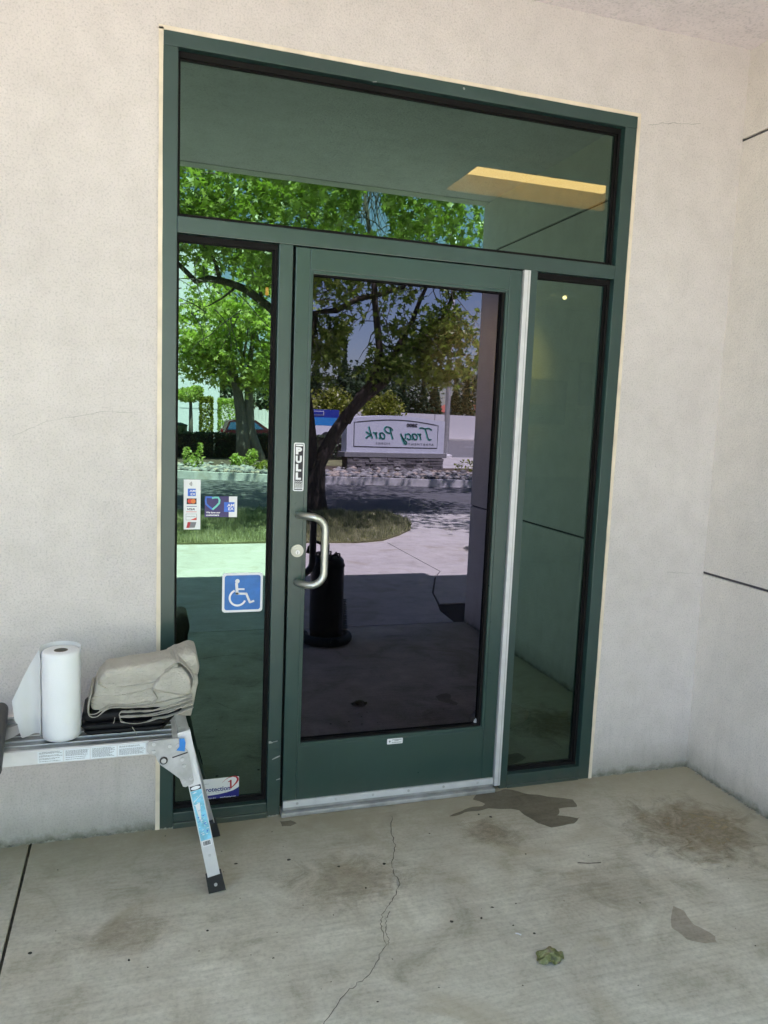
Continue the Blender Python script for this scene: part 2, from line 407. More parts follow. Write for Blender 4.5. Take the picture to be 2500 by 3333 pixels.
MB().slab(blob([(1.317, -.027), (1.45, -.018), (1.569, -.097), (1.707, -.173), (1.684, -.221), (1.60, -.226), (1.561, -.273), (1.65, -.315), (1.60, -.345), (1.493, -.353), (1.45, -.315), (1.43, -.20), (1.314, -.154), (1.20, -.165), (1.128, -.178), (1.211, -.14), (1.307, -.122), (1.28, -.07)], .008, 7), .0, .0009).build('water_stain', wet, floor)
MB().slab(blob([(1.64, -.904), (1.662, -.934), (1.64, -1.0), (1.668, -1.07), (1.655, -1.10), (1.613, -1.094), (1.568, -1.059), (1.562, -.999), (1.60, -.95)], .006, 6, 3), .0, .0009).build('water_stain', concrete('damp_concrete', (.40, .355, .29), False, True, .5), floor)
MB().slab(blob([(.455, -.055), (.50, -.058), (.515, -.085), (.49, -.10), (.455, -.095)], .004, 5, 5), .0, .0009).build('water_stain', wet, floor)
# soft rust-brown stain that fades out at its edge
k = N('rust_stain'); v = k.coord(kind='Generated')
gr = k.n('ShaderNodeTexGradient', gradient_type='SPHERICAL'); mp = k.n('ShaderNodeMapping'); mp.inputs['Location'].default_value = (-1, -1, 0); mp.inputs['Scale'].default_value = (2, 2, 0)
k.l(v, mp.inputs[0]); k.l(mp.outputs[0], gr.inputs[0])
nz = k.noise(k.coord(), 9, 8, .72, 1.2); nb = k.noise(k.coord((1, 1.6, 1)), 26, 5, .75)
oi = k.n('ShaderNodeObjectInfo')
f = k.math('SUBTRACT', k.math('ADD', k.math('MULTIPLY', gr.outputs['Fac'], .75), nz), .78, True)
f = k.math('MULTIPLY', k.math('MULTIPLY', f, 3.4, True), k.ramp(nb, [(.3, (.55, .55, .55)), (.6, (1, 1, 1))]))
f = k.math('MULTIPLY', f, oi.outputs['Alpha'])
df = k.n('ShaderNodeBsdfPrincipled'); df.inputs['Roughness'].default_value = .85
k.l(k.ramp(nz, [(.4, (.26, .18, .10)), (.65, (.36, .29, .16))]), df.inputs['Base Color'])
tr = k.n('ShaderNodeBsdfTransparent'); mx = k.n('ShaderNodeMixShader'); k.l(f, mx.inputs[0]); k.l(tr.outputs[0], mx.inputs[1]); k.l(df.outputs[0], mx.inputs[2]); k.l(mx.outputs[0], k.out.inputs[0])
def disc(cx, cy, rx, ry_, z, n=40):
    return MB().add([(cx+rx*math.cos(2*PI*i/n), cy+ry_*math.sin(2*PI*i/n), z+(.00002 if i % 2 else 0)) for i in range(n)], [tuple(range(n))])
for cx, cy, a, b, al in ((2.06, -.50, .48, .46, .62), (.62, -.50, .42, .26, .35), (-.12, -.60, .30, .18, .30), (1.24, -.33, .20, .20, .45), (1.5, -.75, .5, .3, .2)):
    o = disc(cx, cy, a, b, .0012+.0002*a).build('rust_stain', k.m, floor); o.color = (1, 1, 1, al)
# specks
mb = MB(); random.seed(3)
spots = [(.98, -.802, 2), (1.039, -.759, 2), (1.065, -.86, 1.4), (1.112, -.912, 1.5), (1.126, -.76, 1), (.768, -.433, 2), (.881, -.793, 2), (.255, -.306, 2.2), (.441, -.327, 2), (.605, -.411, 1.7), (.769, -.435, 1.6), (.663, -.556, 1.8), (.128, -.646, 1.6), (-.102, -.721, 1.8), (-.377, -.618, 2), (.303, -.817, 1.2), (1.29, -.22, 2), (1.25, -.19, 1.6), (1.0, -.28, 1.2), (.55, -1.06, 1.2), (1.3, -.5, 1.3)]
spots += [(random.uniform(-.4, 2.3), -random.uniform(.05, 2.5), random.uniform(.3, .9)) for _ in range(80)]
for x, y, s_ in spots:
    n = 7; r = s_*.0035; an = random.uniform(0, PI); el = random.uniform(.45, 1)
    ring = []
    for i in range(n):
        a = 2*PI*i/n; rr = r*random.uniform(.7, 1.2); u, v_ = rr*math.cos(a), rr*el*math.sin(a)
        ring.append((x+u*math.cos(an)-v_*math.sin(an), y+u*math.sin(an)+v_*math.cos(an), .0005))
    mb.add(ring+[(x, y, .002+r*.25)], [(i, (i+1) % n, n) for i in range(n)])
o = mb.build('debris', plain('dark_grit', (.05, .046, .035), .9, var=.5, vs=40)); tag(o, kind='stuff')

# ------------------------------------------------------------------ walls and ceiling
LW = thing('stucco_wall', 'added cream stucco side wall, out of view at the far left, cutting light from that side', 'wall', (-2.75, 0, 0))  # unseen wall, added to dim the light reaching the porch's left side
MB().box(-2.95, -2.7, -2.6, -.001, 0, 3.214).build('wall_panel', M['side'], LW)
W = thing('stucco_wall', 'cream stucco wall around the green door frame', 'wall', (0, 0, 0))
G = .012
mb = MB()
mb.box(-6, -G, 0, .16, 0, 2.864+G); mb.box(1.881+G, 2.42, 0, .16, 0, 2.864+G); mb.box(-6, 2.42, 0, .16, 2.864+G, 3.26)
mb.build('wall_face', M['wall'], W)
hair = plain('hairline_crack', (.36, .35, .33), .95)
def wallcrack(pts, wd=.0022):
    mb = MB(); P = []
    for i in range(len(pts)-1):
        a, b = Vector(pts[i]), Vector(pts[i+1])
        for q in range(6): P.append(tuple(a.lerp(b, q/6)+Vector((random.uniform(-.002, .002), random.uniform(-.003, .003)))))
    stroke(mb, P, [wd*random.uniform(.3, 1.1) for _ in P], -.0006, 0); return mb
wallcrack([at(2110, 408, 0), at(2150, 402, 0), at(2200, 400, 0), at(2230, 404, 0), at(2290, 402, 0)]).build('crack', hair, W)
wallcrack([at(2170, 1862, 0), at(2270, 1868, 0)], .0015).build('crack', hair, W)
wallcrack([at(40, 1420, 0), at(150, 1370, 0), at(330, 1340, 0), at(500, 1345, 0)], .0012).build('crack', hair, W)
# ragged plaster foot where the wall meets the slab
mb = MB(); random.seed(11)
foot = []
def foot_line(p, q, nrm, n):
    for i in range(n):
        t = (i+.5)/n; x = p[0]+(q[0]-p[0])*t; y = p[1]+(q[1]-p[1])*t; r = random.uniform(.003, .011)
        d = random.uniform(0, .004); cx, cy = x+nrm[0]*d, y+nrm[1]*d
        ring = [(cx+r*math.cos(a)*random.uniform(.8, 1.5), cy+r*.7*math.sin(a), 0) for a in [2*PI*j/6 for j in range(6)]]
        mb.add(ring+[(cx, cy, r*random.uniform(.3, .9))], [(j, (j+1) % 6, 6) for j in range(6)])
foot_line((-1.6, 0), (-.01, 0), (0, -1), 120); foot_line((1.9, 0), (2.42, 0), (0, -1), 45); foot_line((2.42, 0), (2.42, -2.6), (-1, 0), 200); foot_line((.0, -.006), (.46, -.006), (0, -1), 30)
mb.build('plaster_crumbs', plain('plaster_crumb', (.30, .29, .24), .95, var=.5, vs=30), W)['kind'] = 'stuff'

SW = thing('stucco_wall', 'grey cream stucco side wall with horizontal reveal grooves, right of the door', 'wall', (2.42, 0, 0))
for z0, z1 in ((0, .934), (.946, 2.844), (2.856, 3.26)):
    MB().box(2.42, 2.80, -2.6, .3, z0, z1, .003).build('wall_panel', M['side'], SW)
MB().box(2.432, 2.79, -2.588, .28, .01, 3.25).build('reveal_backing', plain('groove_shadow', (.10, .09, .10), .9), SW)
CE = MB().box(-6, 3.2, -2.5, 0, 3.218, 3.25).build('ceiling', M['ceil']); tag(CE, kind='structure')
MB().box(-6, 3.2, -2.612, -2.5, 3.214, 4.62).build('fascia', M['side'], CE)
mb = MB(); mb.box(-9, 9, -2.5, 5.9, 4.2, 4.55); mb.build('roof_deck', M['side'], CE)
mb = MB(); mb.box(2.80, 9, -2.2, -1.9, 0, 4.5); mb.box(-9, -6, -2.2, .3, 0, 4.5); mb.box(-6.3, -6, -2.5, .3, 0, 4.5); mb.build('stucco_wall', M['side'])
tag(bpy.data.objects[-1] if False else [o for o in COL.objects if o.name.startswith('stucco_wall') and o.type == 'MESH'][0], 'outer stucco wall of the building beyond the porch', 'wall')

# ------------------------------------------------------------------ entrance frame
F = thing('entrance_frame', 'green metal door frame with transom and two narrow side windows', 'door frame', (.94, 0, 0))
Y0, Y1 = -.006, .11
TOP, TB1, TB0 = 2.864, 2.264, 2.208
def bar(name, x0, x1, z0, z1, y0=Y0, y1=Y1, bev=.0025, mat='green', parent=F): return MB().box(x0, x1, y0, y1, z0, z1, bev).build(name, M[mat], parent)
bar('jamb', 0, .051, 0, TOP-.047); bar('jamb', 1.826, 1.881, 0, TOP-.047)
bar('header', 0, 1.881, TOP-.0465, TOP, Y0-.001)
bar('transom_bar', .0515, 1.8255, TB0, TB1)
bar('mullion', .411, .4625, 0, TB0-.0005); bar('mullion', 1.432, 1.467, 0, TB0-.0005)
bar('bottom_rail', .0515, .4105, 0, .058); bar('bottom_rail', 1.4675, 1.8255, 0, .06)
bar('sill_lip', .0515, .4105, 0, .022, Y0-.012, Y0+.002); bar('sill_lip', 1.4675, 1.8255, 0, .012, Y0-.006, Y0+.002)
# glazing stops and gaskets round each fixed pane; the stops' black includes painted recess shade
YG = .04
def glaze(x0, x1, z0, z1, sl_=.012, st=.02, sb=.014):
    for nm, mt, a, ya, yb in (('glazing_stop', 'gasket', 0, YG-.016, YG+.03), ('gasket', 'gasket', .004, YG-.004, YG+.012)):
        b_ = MB(); q = a
        b_.box(x0, x0+sl_*.45+q, ya, yb, z0, z1); b_.box(x1-sl_-q*1.5, x1, ya, yb, z0, z1)
        b_.box(x0+sl_*.45+q, x1-sl_-q*1.5, ya, yb, z1-st-q, z1); b_.box(x0+sl_*.45+q, x1-sl_-q*1.5, ya, yb, z0, z0+sb+q)
        b_.build(nm, M[mt], F)
def pane(x0, x1, z0, z1, y, mat, parent, th=.006):
    b_ = MB(); b_.add([(x0, y, z0), (x1, y, z0), (x1, y, z1), (x0, y, z1)], [(0, 1, 2, 3)]); b_.cur = 1
    b_.add([(x0, y+th, z0), (x1, y+th, z0), (x1, y+th, z1), (x0, y+th, z1), (x0, y+.0001, z0), (x1, y+.0001, z0), (x1, y+.0001, z1), (x0, y+.0001, z1)],
           [(3, 2, 1, 0), (0, 1, 5, 4), (2, 3, 7, 6), (0, 4, 7, 3), (1, 2, 6, 5)])
    return b_.build('glass_pane', [mat, M['clear']], parent)
glaze(.051, 1.826, TB1, TOP-.047); glaze(.051, .411, .058, TB0); glaze(1.467, 1.826, .06, TB0)
pane(.053, 1.824, TB1+.002, TOP-.049, YG, M['glass'], F)
pane(.053, .409, .06, TB0-.002, YG, M['glass'], F)
pane(1.469, 1.824, .062, TB0-.002, YG, M['glass'], F)
# sealant bead round the frame, uneven
def bead(pts):
    b_ = MB(); P = []
    for i in range(len(pts)-1):
        a, c = Vector(pts[i]), Vector(pts[i+1])
        for q in range(24): P.append(a.lerp(c, q/24))
    P.append(Vector(pts[-1]))
    stroke(b_, [tuple(p) for p in P], [.0145*random.uniform(.85, 1.12) for _ in P], -.010, .01); return b_
bead([(-.006, 0), (-.006, TOP+.006)]).build('sealant_bead', M['caulk'], F)
bead([(-.0135, TOP+.006), (1.893, TOP+.006)]).build('sealant_bead', M['caulk'], F)
bead([(1.887, TOP+.0), (1.887, 0.0)]).build('sealant_bead', M['caulk'], F)
# scuffs of bare metal on the post left of the door
sc = lambda a, b_: at(520+a*.3195, 2150+b_*.3195, Y0)
for P_, wd in (([sc(1110, 835), sc(1125, 832), sc(1150, 836)], [.008, .009, .003]), ([sc(1150, 830), sc(1200, 818)], .0022), ([sc(1143, 1008), sc(1180, 990), sc(1225, 970)], [.002, .005, .0035]), ([sc(1185, 1216), sc(1225, 1202)], [.002, .005]),
               ([at(1213, 267, Y0), at(1226, 266, Y0)], .003), ([at(1508, 285, Y0), at(1512, 292, Y0)], .007)):
    mb = MB(); stroke(mb, P_, wd, Y0-.0016, Y0); mb.build('paint_chip', M['aludull'], F)

MB().box(.466, 1.40, -.035, .08, 0, .017, .004).build('threshold', M['aludull'], F)

# ------------------------------------------------------------------ door
D = thing('glass_door', 'green framed door with dark tinted glass and silver pull handle', 'door', (.935, 0, 0))
DY0, DY1 = -.003, .042
DX0, DX1, DZ0, DZ1 = .474, 1.399, .022, 2.203
gx0, gx1, gz0, gz1 = .541, 1.332, .291, 2.113
MB().box(DX0, gx0-.012, DY0, DY1, DZ0, DZ1, .003).build('stile', M['green2'], D)
MB().box(gx1+.012, DX1, DY0, DY1, DZ0, DZ1, .003).build('stile', M['green2'], D)
MB().box(gx0-.0118, gx1+.0118, DY0, DY1, gz1+.013, DZ1, .002).build('top_rail', M['green2'], D)
MB().box(gx0-.0118, gx1+.0118, DY0, DY1, DZ0, gz0-.014, .002).build('bottom_rail', M['green2'], D)
YD = .026
mb = MB(); a, b_ = .012, .012
for (x0, x1, z0, z1) in ((gx0-a, gx0, gz0-.014, gz1+.013), (gx1, gx1+a, gz0-.014, gz1+.013), (gx0, gx1, gz1, gz1+.013), (gx0, gx1, gz0-.014, gz0)):
    mb.box(x0, x1, DY0+.002, DY1-.002, z0, z1, .0015)
mb.build('glazing_bead', M['green2'], D)
mb = MB()
for (x0, x1, z0, z1) in ((gx0, gx0+.003, gz0, gz1), (gx1-.012, gx1, gz0, gz1), (gx0+.003, gx1-.012, gz1-.004, gz1), (gx0+.003, gx1-.012, gz0, gz0+.006)):
    mb.box(x0, x1, DY0+.012, DY1-.004, z0, z1)
mb.build('gasket', M['gasket'], D)
pane(gx0, gx1, gz0, gz1, YD, M['glassdoor'], D)
mb = MB(); mb.box(.4630, .4735, .03, .06, .018, 2.206); mb.box(.4735, 1.40, .02, .06, 2.2035, 2.2075); mb.build('weather_seal', M['gasket'], D)
MB().box(1.402, 1.4305, -.016, .02, .020, 2.206, .002).build('hinge_strip', M['aluw'], D)
MB().box(1.4195, 1.4215, -.0164, -.015, .022, 2.204).build('hinge_seam', M['aludull'], D)
sw = MB().box(DX0+.001, DX1-.001, -.014, -.0032, .030, .056, .0012).build('door_sweep', M['aluw'], D)
MB().box(DX0+.001, DX1-.001, -.010, -.0032, .018, .0295).build('sweep_lip', M['aludull'], D)
for x in (.532, .692, .85, 1.006, 1.164, 1.322):
    MB().cyl((x, -.0138, .044), (x, -.0162, .044), .0055, 12).build('screw', M['cast'], sw)
# pull handle: offset tube that swings towards the glass side
def arc(c, a, b2, n=8):
    out = []
    for i in range(n+1):
        t = i/n*PI/2; out.append(Vector(c)+Vector(a)*math.cos(t)+Vector(b2)*math.sin(t))
    return out
zt, zb, xb_, xo, yo = 1.212, .948, .508, .598, -.078
R_ = .05
pt = [Vector((xb_, DY0, zt)), Vector((xb_+.004, -.026, zt))]
pt += [Vector((xb_+.010, -.045, zt)), Vector((xb_+.03, yo+.012, zt)), Vector((xb_+.05, yo, zt-.002))]
pt += [Vector((xo-R_+R_*math.sin(i/7*PI/2), yo, zt-.002-R_+R_*math.cos(i/7*PI/2))) for i in range(1, 8)]
lo_ = [Vector((p.x, p.y, zt+zb-p.z)) for p in pt][::-1]
MB().tube(pt+lo_, .0142, 18).build('pull_handle', M['nickel'], D, True)
mb = MB(); mb.cyl((.506, DY0, 1.072), (.506, -.012, 1.072), .0245, 32); mb.cyl((.506, -.012, 1.072), (.506, -.0155, 1.072), .0185, 32)
lk = mb.build('lock_cylinder', M['brass'], D, True, 40)
MB().cyl((.5065, -.0155, 1.067), (.5065, -.0185, 1.067), .0085, 20).build('key_plug', M['aluw'], lk)
MB().box(.5055, .5075, -.0190, -.0184, .0+1.0595, 1.070).build('keyway', M['ink'], lk)
bd = MB().prism(rrect(.906, .974, .2515, .275, .003), DY0-.0008, DY0).build('maker_badge', M['white'], D)
mb = MB(); y = DY0-.0012
mb.prism([(.9125, .2635), (.917, .269), (.9215, .2635), (.917, .258)], y, y+.0003)
for (x0, x1, z) in ((.927, .968, .2695), (.938, .956, .2645), (.927, .968, .2575)):
    x = x0
    while x < x1: q = random.uniform(.002, .005); mb.prism([(x, z-.0014), (x+q, z-.0014), (x+q, z+.0014), (x, z+.0014)], y, y+.0003); x += q+.001
mb.build('badge_print', M['greyink'], bd)
mb = MB()
mk = at(900+1433*.452, 1500+1870*.452, YD)
for i, wd in enumerate((.004, .008, .014, .014, .018, .018, .012)): mb.prism([(mk[0]-wd/2, mk[1]+.008-i*.003), (mk[0]+wd/2, mk[1]+.008-i*.003), (mk[0]+wd/2, mk[1]+.0095-i*.003), (mk[0]-wd/2, mk[1]+.0095-i*.003)], YD-.0006, YD-.0003)
mb.build('glass_stamp', M['white'], D)

# ------------------------------------------------------------------ stickers
y = DY0
T = thing('pull_sign', 'black and white vertical PULL sticker above the door handle', 'sticker', (.505, y, 1.394))
MB().prism(rrect(.484, .525, 1.302, 1.4865, .006), y-.0006, y).build('backing', M['white'], T)
MB().prism(rrect(.4885, .5205, 1.3065, 1.482, .003), y-.0010, y-.0006).build('panel', M['ink'], T)
mb = MB(); yy = y-.0014
for ch, cz in (('P', 1.456), ('U', 1.4235), ('L', 1.3915), ('L', 1.3595)):
    text(mb, ch, .5035, cz, yy, width=.024 if ch in 'PU' else .021, height=.028, offset=.0035, size=.05)
text(mb, 'DOOR', .5045, 1.3385, yy, width=.029, height=.0062, offset=.001)
text(mb, 'SERVICE', .5045, 1.3315, yy, width=.029, height=.0045, offset=.001)
for z in (1.3265, 1.3222, 1.318, 1.3142, 1.3112): 
    x = .490
    while x < .518: q = random.uniform(.003, .007); mb.prism([(x, z-.0012), (x+q, z-.0012), (x+q, z+.0012), (x, z+.0012)], yy, yy+.0002); x += q+.0008
mb.prism(rrect(.491, .5185, 1.4735, 1.4795, .001), yy, yy+.0002)
mb.build('lettering', M['white'], T)

y = YG
T = thing('card_sticker', 'tall white payment card sticker with six logos on the left side window', 'sticker', (.114, y, 1.244))
MB().prism([(.083, 1.337), (.1445, 1.337), (.1445, 1.15), (.084, 1.15)], y-.0008, y-.0002).build('backing', M['white'], T)
z3 = lambda a, b_: at(590+a*.1266, 1540+b_*.1266, YG)
ya, yb, yc = y-.0012, y-.0009, y-.0016
mb = MB()
for i, r in enumerate((.0035, .0065, .0095, .0125)):
    cx, cz = z3(185, 275); stroke(mb, [(cx+r*math.cos(t)*.95+.001, cz+r*math.sin(t)) for t in [math.radians(-42+12*j) for j in range(8)]], .0012+.0001*i, ya, yb)
p = z3(250, 925); text(mb, 'VISA', *p, ya, width=.027, height=.0085, shear=.3, offset=.0012)
mb.build('lettering', M['ink'], T)
def rect(a0, b0, a1, b1, off=0): p, q = z3(a0, b0), z3(a1, b1); return [(p[0], q[1]), (q[0], q[1]), (q[0], p[1]), (p[0], p[1])]
MB().prism(rect(168, 398, 375, 592), ya, yb).build('blue_card_logo', M['mid'], T)
mb = MB(); p = z3(290, 455); text(mb, 'AM', *p, yc, width=.022, height=.0085, offset=.0012); p = z3(305, 540); text(mb, 'EX', *p, yc, width=.018, height=.0085, offset=.0012); mb.build('lettering', M['white'], T)
MB().prism(rect(140, 648, 392, 798), ya, yb).build('twin_disc_logo', M['ink'], T)
c = z3(225, 722); MB().prism(circ(c[0], c[1], .0088), yc, ya).build('disc', M['redor'], T)
c = z3(308, 722); MB().prism(circ(c[0], c[1], .0088), yc-.0002, ya).build('disc', M['orange'], T)
MB().prism(rect(138, 848, 398, 862), ya, yb).build('stripe', M['navy'], T); MB().prism(rect(128, 988, 395, 1000), ya, yb).build('stripe', M['redor'], T)
mb = MB(); 
for q in (rect(118, 1045, 398, 1052), rect(118, 1200, 398, 1207), rect(118, 1052, 124, 1200), rect(392, 1052, 398, 1200)): mb.prism(q, ya, yb)
p = z3(255, 1115); text(mb, 'DISCOVER', *p, ya, width=.032, height=.004, offset=.0006); mb.build('lettering', M['greyink'], T)
MB().prism([z3(230, 1203), z3(390, 1203), z3(390, 1140)], yc, ya).build('orange_corner', M['redor'], T)
MB().prism([z3(165, 1255), z3(390, 1258), z3(345, 1400), z3(130, 1408)], ya, yb).build('grey_card_logo', M['greyink'], T)
MB().prism([z3(165, 1255), z3(240, 1256), z3(205, 1406), z3(130, 1408)], yc, ya).build('red_field', M['red'], T)

T = thing('customer_sticker', 'purple horizontal sticker with a heart, reading We love our customers', 'sticker', (.22, y, 1.235))
MB().prism([(.160, 1.275), (.249, 1.275), (.249, 1.1965), (.160, 1.1965)], y-.0008, y-.0002).build('purple_field', M['purple'], T)
MB().prism([(.2492, 1.275), (.280, 1.275), (.280, 1.1965), (.2492, 1.1965)], y-.0008, y-.0002).build('white_field', M['white'], T)
hp = lambda l: [z3(a, b_) for a, b_ in l]
mb = MB(); stroke(mb, hp([(800, 625), (730, 618), (640, 618), (630, 700), (640, 790), (700, 850), (800, 930)]), .0065, ya, yb); mb.build('heart', M['mid'], T)
mb = MB(); stroke(mb, hp([(790, 640), (860, 625), (950, 625), (985, 690), (975, 770), (900, 850), (800, 935)]), .0070, yc, ya); mb.build('heart', M['teal'], T)
MB().prism(rect(1103, 745, 1365, 995), yc, ya).build('blue_card_logo', M['mid'], T)
mb = MB(); p = z3(1270, 825); text(mb, 'AM', *p, yc-.0003, width=.026, height=.0108, offset=.0014); p = z3(1280, 915); text(mb, 'EX', *p, yc-.0003, width=.021, height=.0108, offset=.0014)
p = z3(820, 1010); text(mb, 'We love our', *p, ya, width=.053, height=.0068, offset=.0016); p = z3(805, 1078); text(mb, 'customers', *p, ya, width=.048, height=.0062, offset=.0016); mb.build('lettering', M['white'], T)

T = thing('wheelchair_sign', 'blue and white wheelchair access sticker on the left side window', 'sticker', (.305, y, .903))
MB().prism(rrect(.229, .384, .826, .980, .012), y-.0010, y-.0002).build('border', M['white'], T)
MB().prism(rrect(.238, .375, .835, .971, .010), y-.0014, y-.0010).build('blue_field', M['blue'], T)
z7 = lambda a, b_: at(520+a*.2939, 1500+b_*.2939, YG)
mb = MB(); ya = y-.0019; yb = y-.0014
c = z7(860, 1332); mb.prism(circ(c[0], c[1], .0085), ya, yb)
stroke(mb, [z7(850, 1350), z7(858, 1478)], .0105, ya, yb)
stroke(mb, [z7(868, 1420), z7(938, 1420)], .0065, ya, yb)
stroke(mb, [z7(845, 1470), z7(962, 1470)], .0085, ya, yb); stroke(mb, [z7(955, 1463), z7(1000, 1570)], .0085, ya, yb); stroke(mb, [z7(993, 1568), z7(1045, 1548)], .0075, ya, yb)
c = z7(863, 1515); r = .0305
stroke(mb, [(c[0]+r*math.cos(math.radians(t)), c[1]+r*math.sin(math.radians(t))) for t in range(113, 340, 8)], .0075, ya, yb)
mb.build('wheelchair_symbol', M['white'], T)

T = thing('security_sticker', 'white and blue Protection 1 security sticker low on the left side window', 'sticker', (.23, y, .115))
MB().prism(rrect(.150, .306, .0725, .1585, .004), y-.0008, y-.0002).build('backing', M['white'], T)
z9 = lambda a, b_: at(630+a*.1025, 2500+b_*.1025, YG)
ya, yb, yc = y-.0012, y-.0009, y-.0015
MB().prism([(.150, .0725), (.306, .0725)]+[z9(*q) for q in ((1440, 575), (1380, 625), (1250, 700), (1050, 765), (800, 825), (560, 865), (360, 890))]+[(.150, .0835)], ya, yb).build('blue_band', M['navy'], T)
mb = MB(); p = z9(690, 620); text(mb, 'Protection', .218, .1145, ya, width=.108, height=.019, offset=.0012); mb.build('lettering', M['navy'], T)
mb = MB(); text(mb, 'SECURED BY', .176, .139, ya, width=.026, height=.003); text(mb, 'SECURITY  SOLUTIONS', .216, .1005, ya, width=.105, height=.003, space=1.4); mb.build('lettering', M['greyink'], T)
mb = MB(); text(mb, '800-PRO1-911', .190, .0785, yc, width=.052, height=.0055, offset=.001); text(mb, 'www.Protection1.com', .263, .0785, yc, width=.062, height=.0055, offset=.001); mb.build('lettering', M['white'], T)
mb = MB(); stroke(mb, [z9(*q) for q in ((905, 470), (1000, 370), (1110, 300), (1240, 262), (1340, 262), (1400, 310), (1405, 370), (1360, 450), (1270, 550), (1180, 630))], [.0006, .0012, .002, .0028, .0055, .0085, .0085, .0065, .0042, .003], yc, ya)
stroke(mb, [z9(1180, 370), z9(1185, 640)], .0068, yc-.0002, ya); stroke(mb, [z9(1100, 435), z9(1200, 375)], .0035, yc-.0002, ya); mb.build('red_one', M['red'], T)

# ------------------------------------------------------------------ work platform
P_ = thing('work_platform', 'folding aluminium work platform standing against the wall by the left side window', 'work platform', (-.45, -.27, 0))
zf = .533; XL, XR = -1.02, .03
PF, PB = -.425, -.125
dk = MB()
nr = 7; pw = (PB-.012-(PF+.012))/nr
deck_parts = []
for i in range(nr):
    y0 = PF+.012+i*pw
    MB().box(XL, XR, y0+.001, y0+pw-.003, zf-.012, zf-.003-(i % 2)*.0015, .001).build('deck_plank', M['deckalu'], P_)
    MB().box(XL, XR, y0+pw-.0035, y0+pw-.0005, zf-.012, zf, .0008).build('deck_rib', M['alu'], P_)
zm = lambda a, b_, Y=PF: at(a*.4521, 2050+b_*.4521, Y)
rail = MB().box(XL, XR, PF, PF+.012, zf-.044, zf+.001, .0012).build('side_rail', M['aluw'], P_)
MB().box(XL, XR, PB-.012, PB, zf-.044, zf+.001, .0012).build('side_rail', M['alu'], P_)
# warning labels on the front rail
y = PF
mb = MB()
lab = MB()
for i, (a0, a1) in enumerate(((-.372, -.300), (-.296, -.222), (-.218, -.142), (-.138, -.054))):
    lab.prism([(a0, zf-.0405), (a1, zf-.0405), (a1, zf-.0045), (a0, zf-.0045)], y-.0005, y)
    z = zf-.008
    while z > zf-.038:
        x = a0+.004; e = a1-random.uniform(.004, .022)
        while x < e: q = random.uniform(.002, .007); mb.prism([(x, z-.0007), (x+q, z-.0007), (x+q, z+.0007), (x, z+.0007)], y-.0009, y-.0006); x += q+.0012
        z -= .0031 if random.random() > .2 else .0062
text(mb, 'SAFETY INSTRUCTIONS', -.333, zf-.0068, y-.0009, width=.05, height=.003, offset=.0008)
lb = lab.build('instruction_label', plain('label_stock', (.72, .76, .80), .5, var=.06, vs=50), P_); mb.build('small_print', M['greyink'], lb)
# hinge bracket
br = [zm(*q) for q in ((1062, 812), (1075, 797), (1282, 772), (1292, 800), (1352, 868), (1362, 905), (1395, 1075), (1388, 1098), (1335, 1122), (1316, 1118), (1292, 1062), (1230, 1015), (1152, 962), (1128, 925), (1120, 898), (1075, 885), (1062, 870))]
for yy in (PF-.010, PB+.004):
    bk = MB().prism(br, yy, yy+.006).build('hinge_bracket', M['cast'], P_)
    yv = yy if yy < -.3 else yy
    for q, r in (((1108, 815), .006), ((1107, 868), .006), ((1222, 828), .006), ((1278, 822), .006), ((1310, 922), .007), ((1325, 968), .006), ((1322, 1080), .007), ((1375, 1060), .006)):
        x, z = zm(*q); MB().cyl((x, yv, z), (x, yv-.003, z), r, 14).build('rivet', M['alu'], bk, True, 40)
    x, z = zm(1178, 930); mb = MB(); mb.cyl((x, yv, z), (x, yv-.004, z), .0125, 20); mb.build('pivot_ring', M['black'], bk); MB().cyl((x, yv-.0035, z), (x, yv-.0065, z), .008, 20).build('pivot_pin', M['alu'], bk)
x, z = zm(1240, 910); x2, z2 = zm(1350, 872); mb = MB(); stroke(mb, [(x, z), (x2, z2)], .0035, PF-.0118, PF-.0102); mb.build('latch_slot', M['ink'], P_)
mb = MB(); mb.prism([zm(*q) for q in ((1290, 772), (1325, 768), (1335, 800), (1328, 862), (1268, 856), (1290, 828))], PF-.0145, PF-.0138); mb.build('masking_tape', M['tape'], P_)
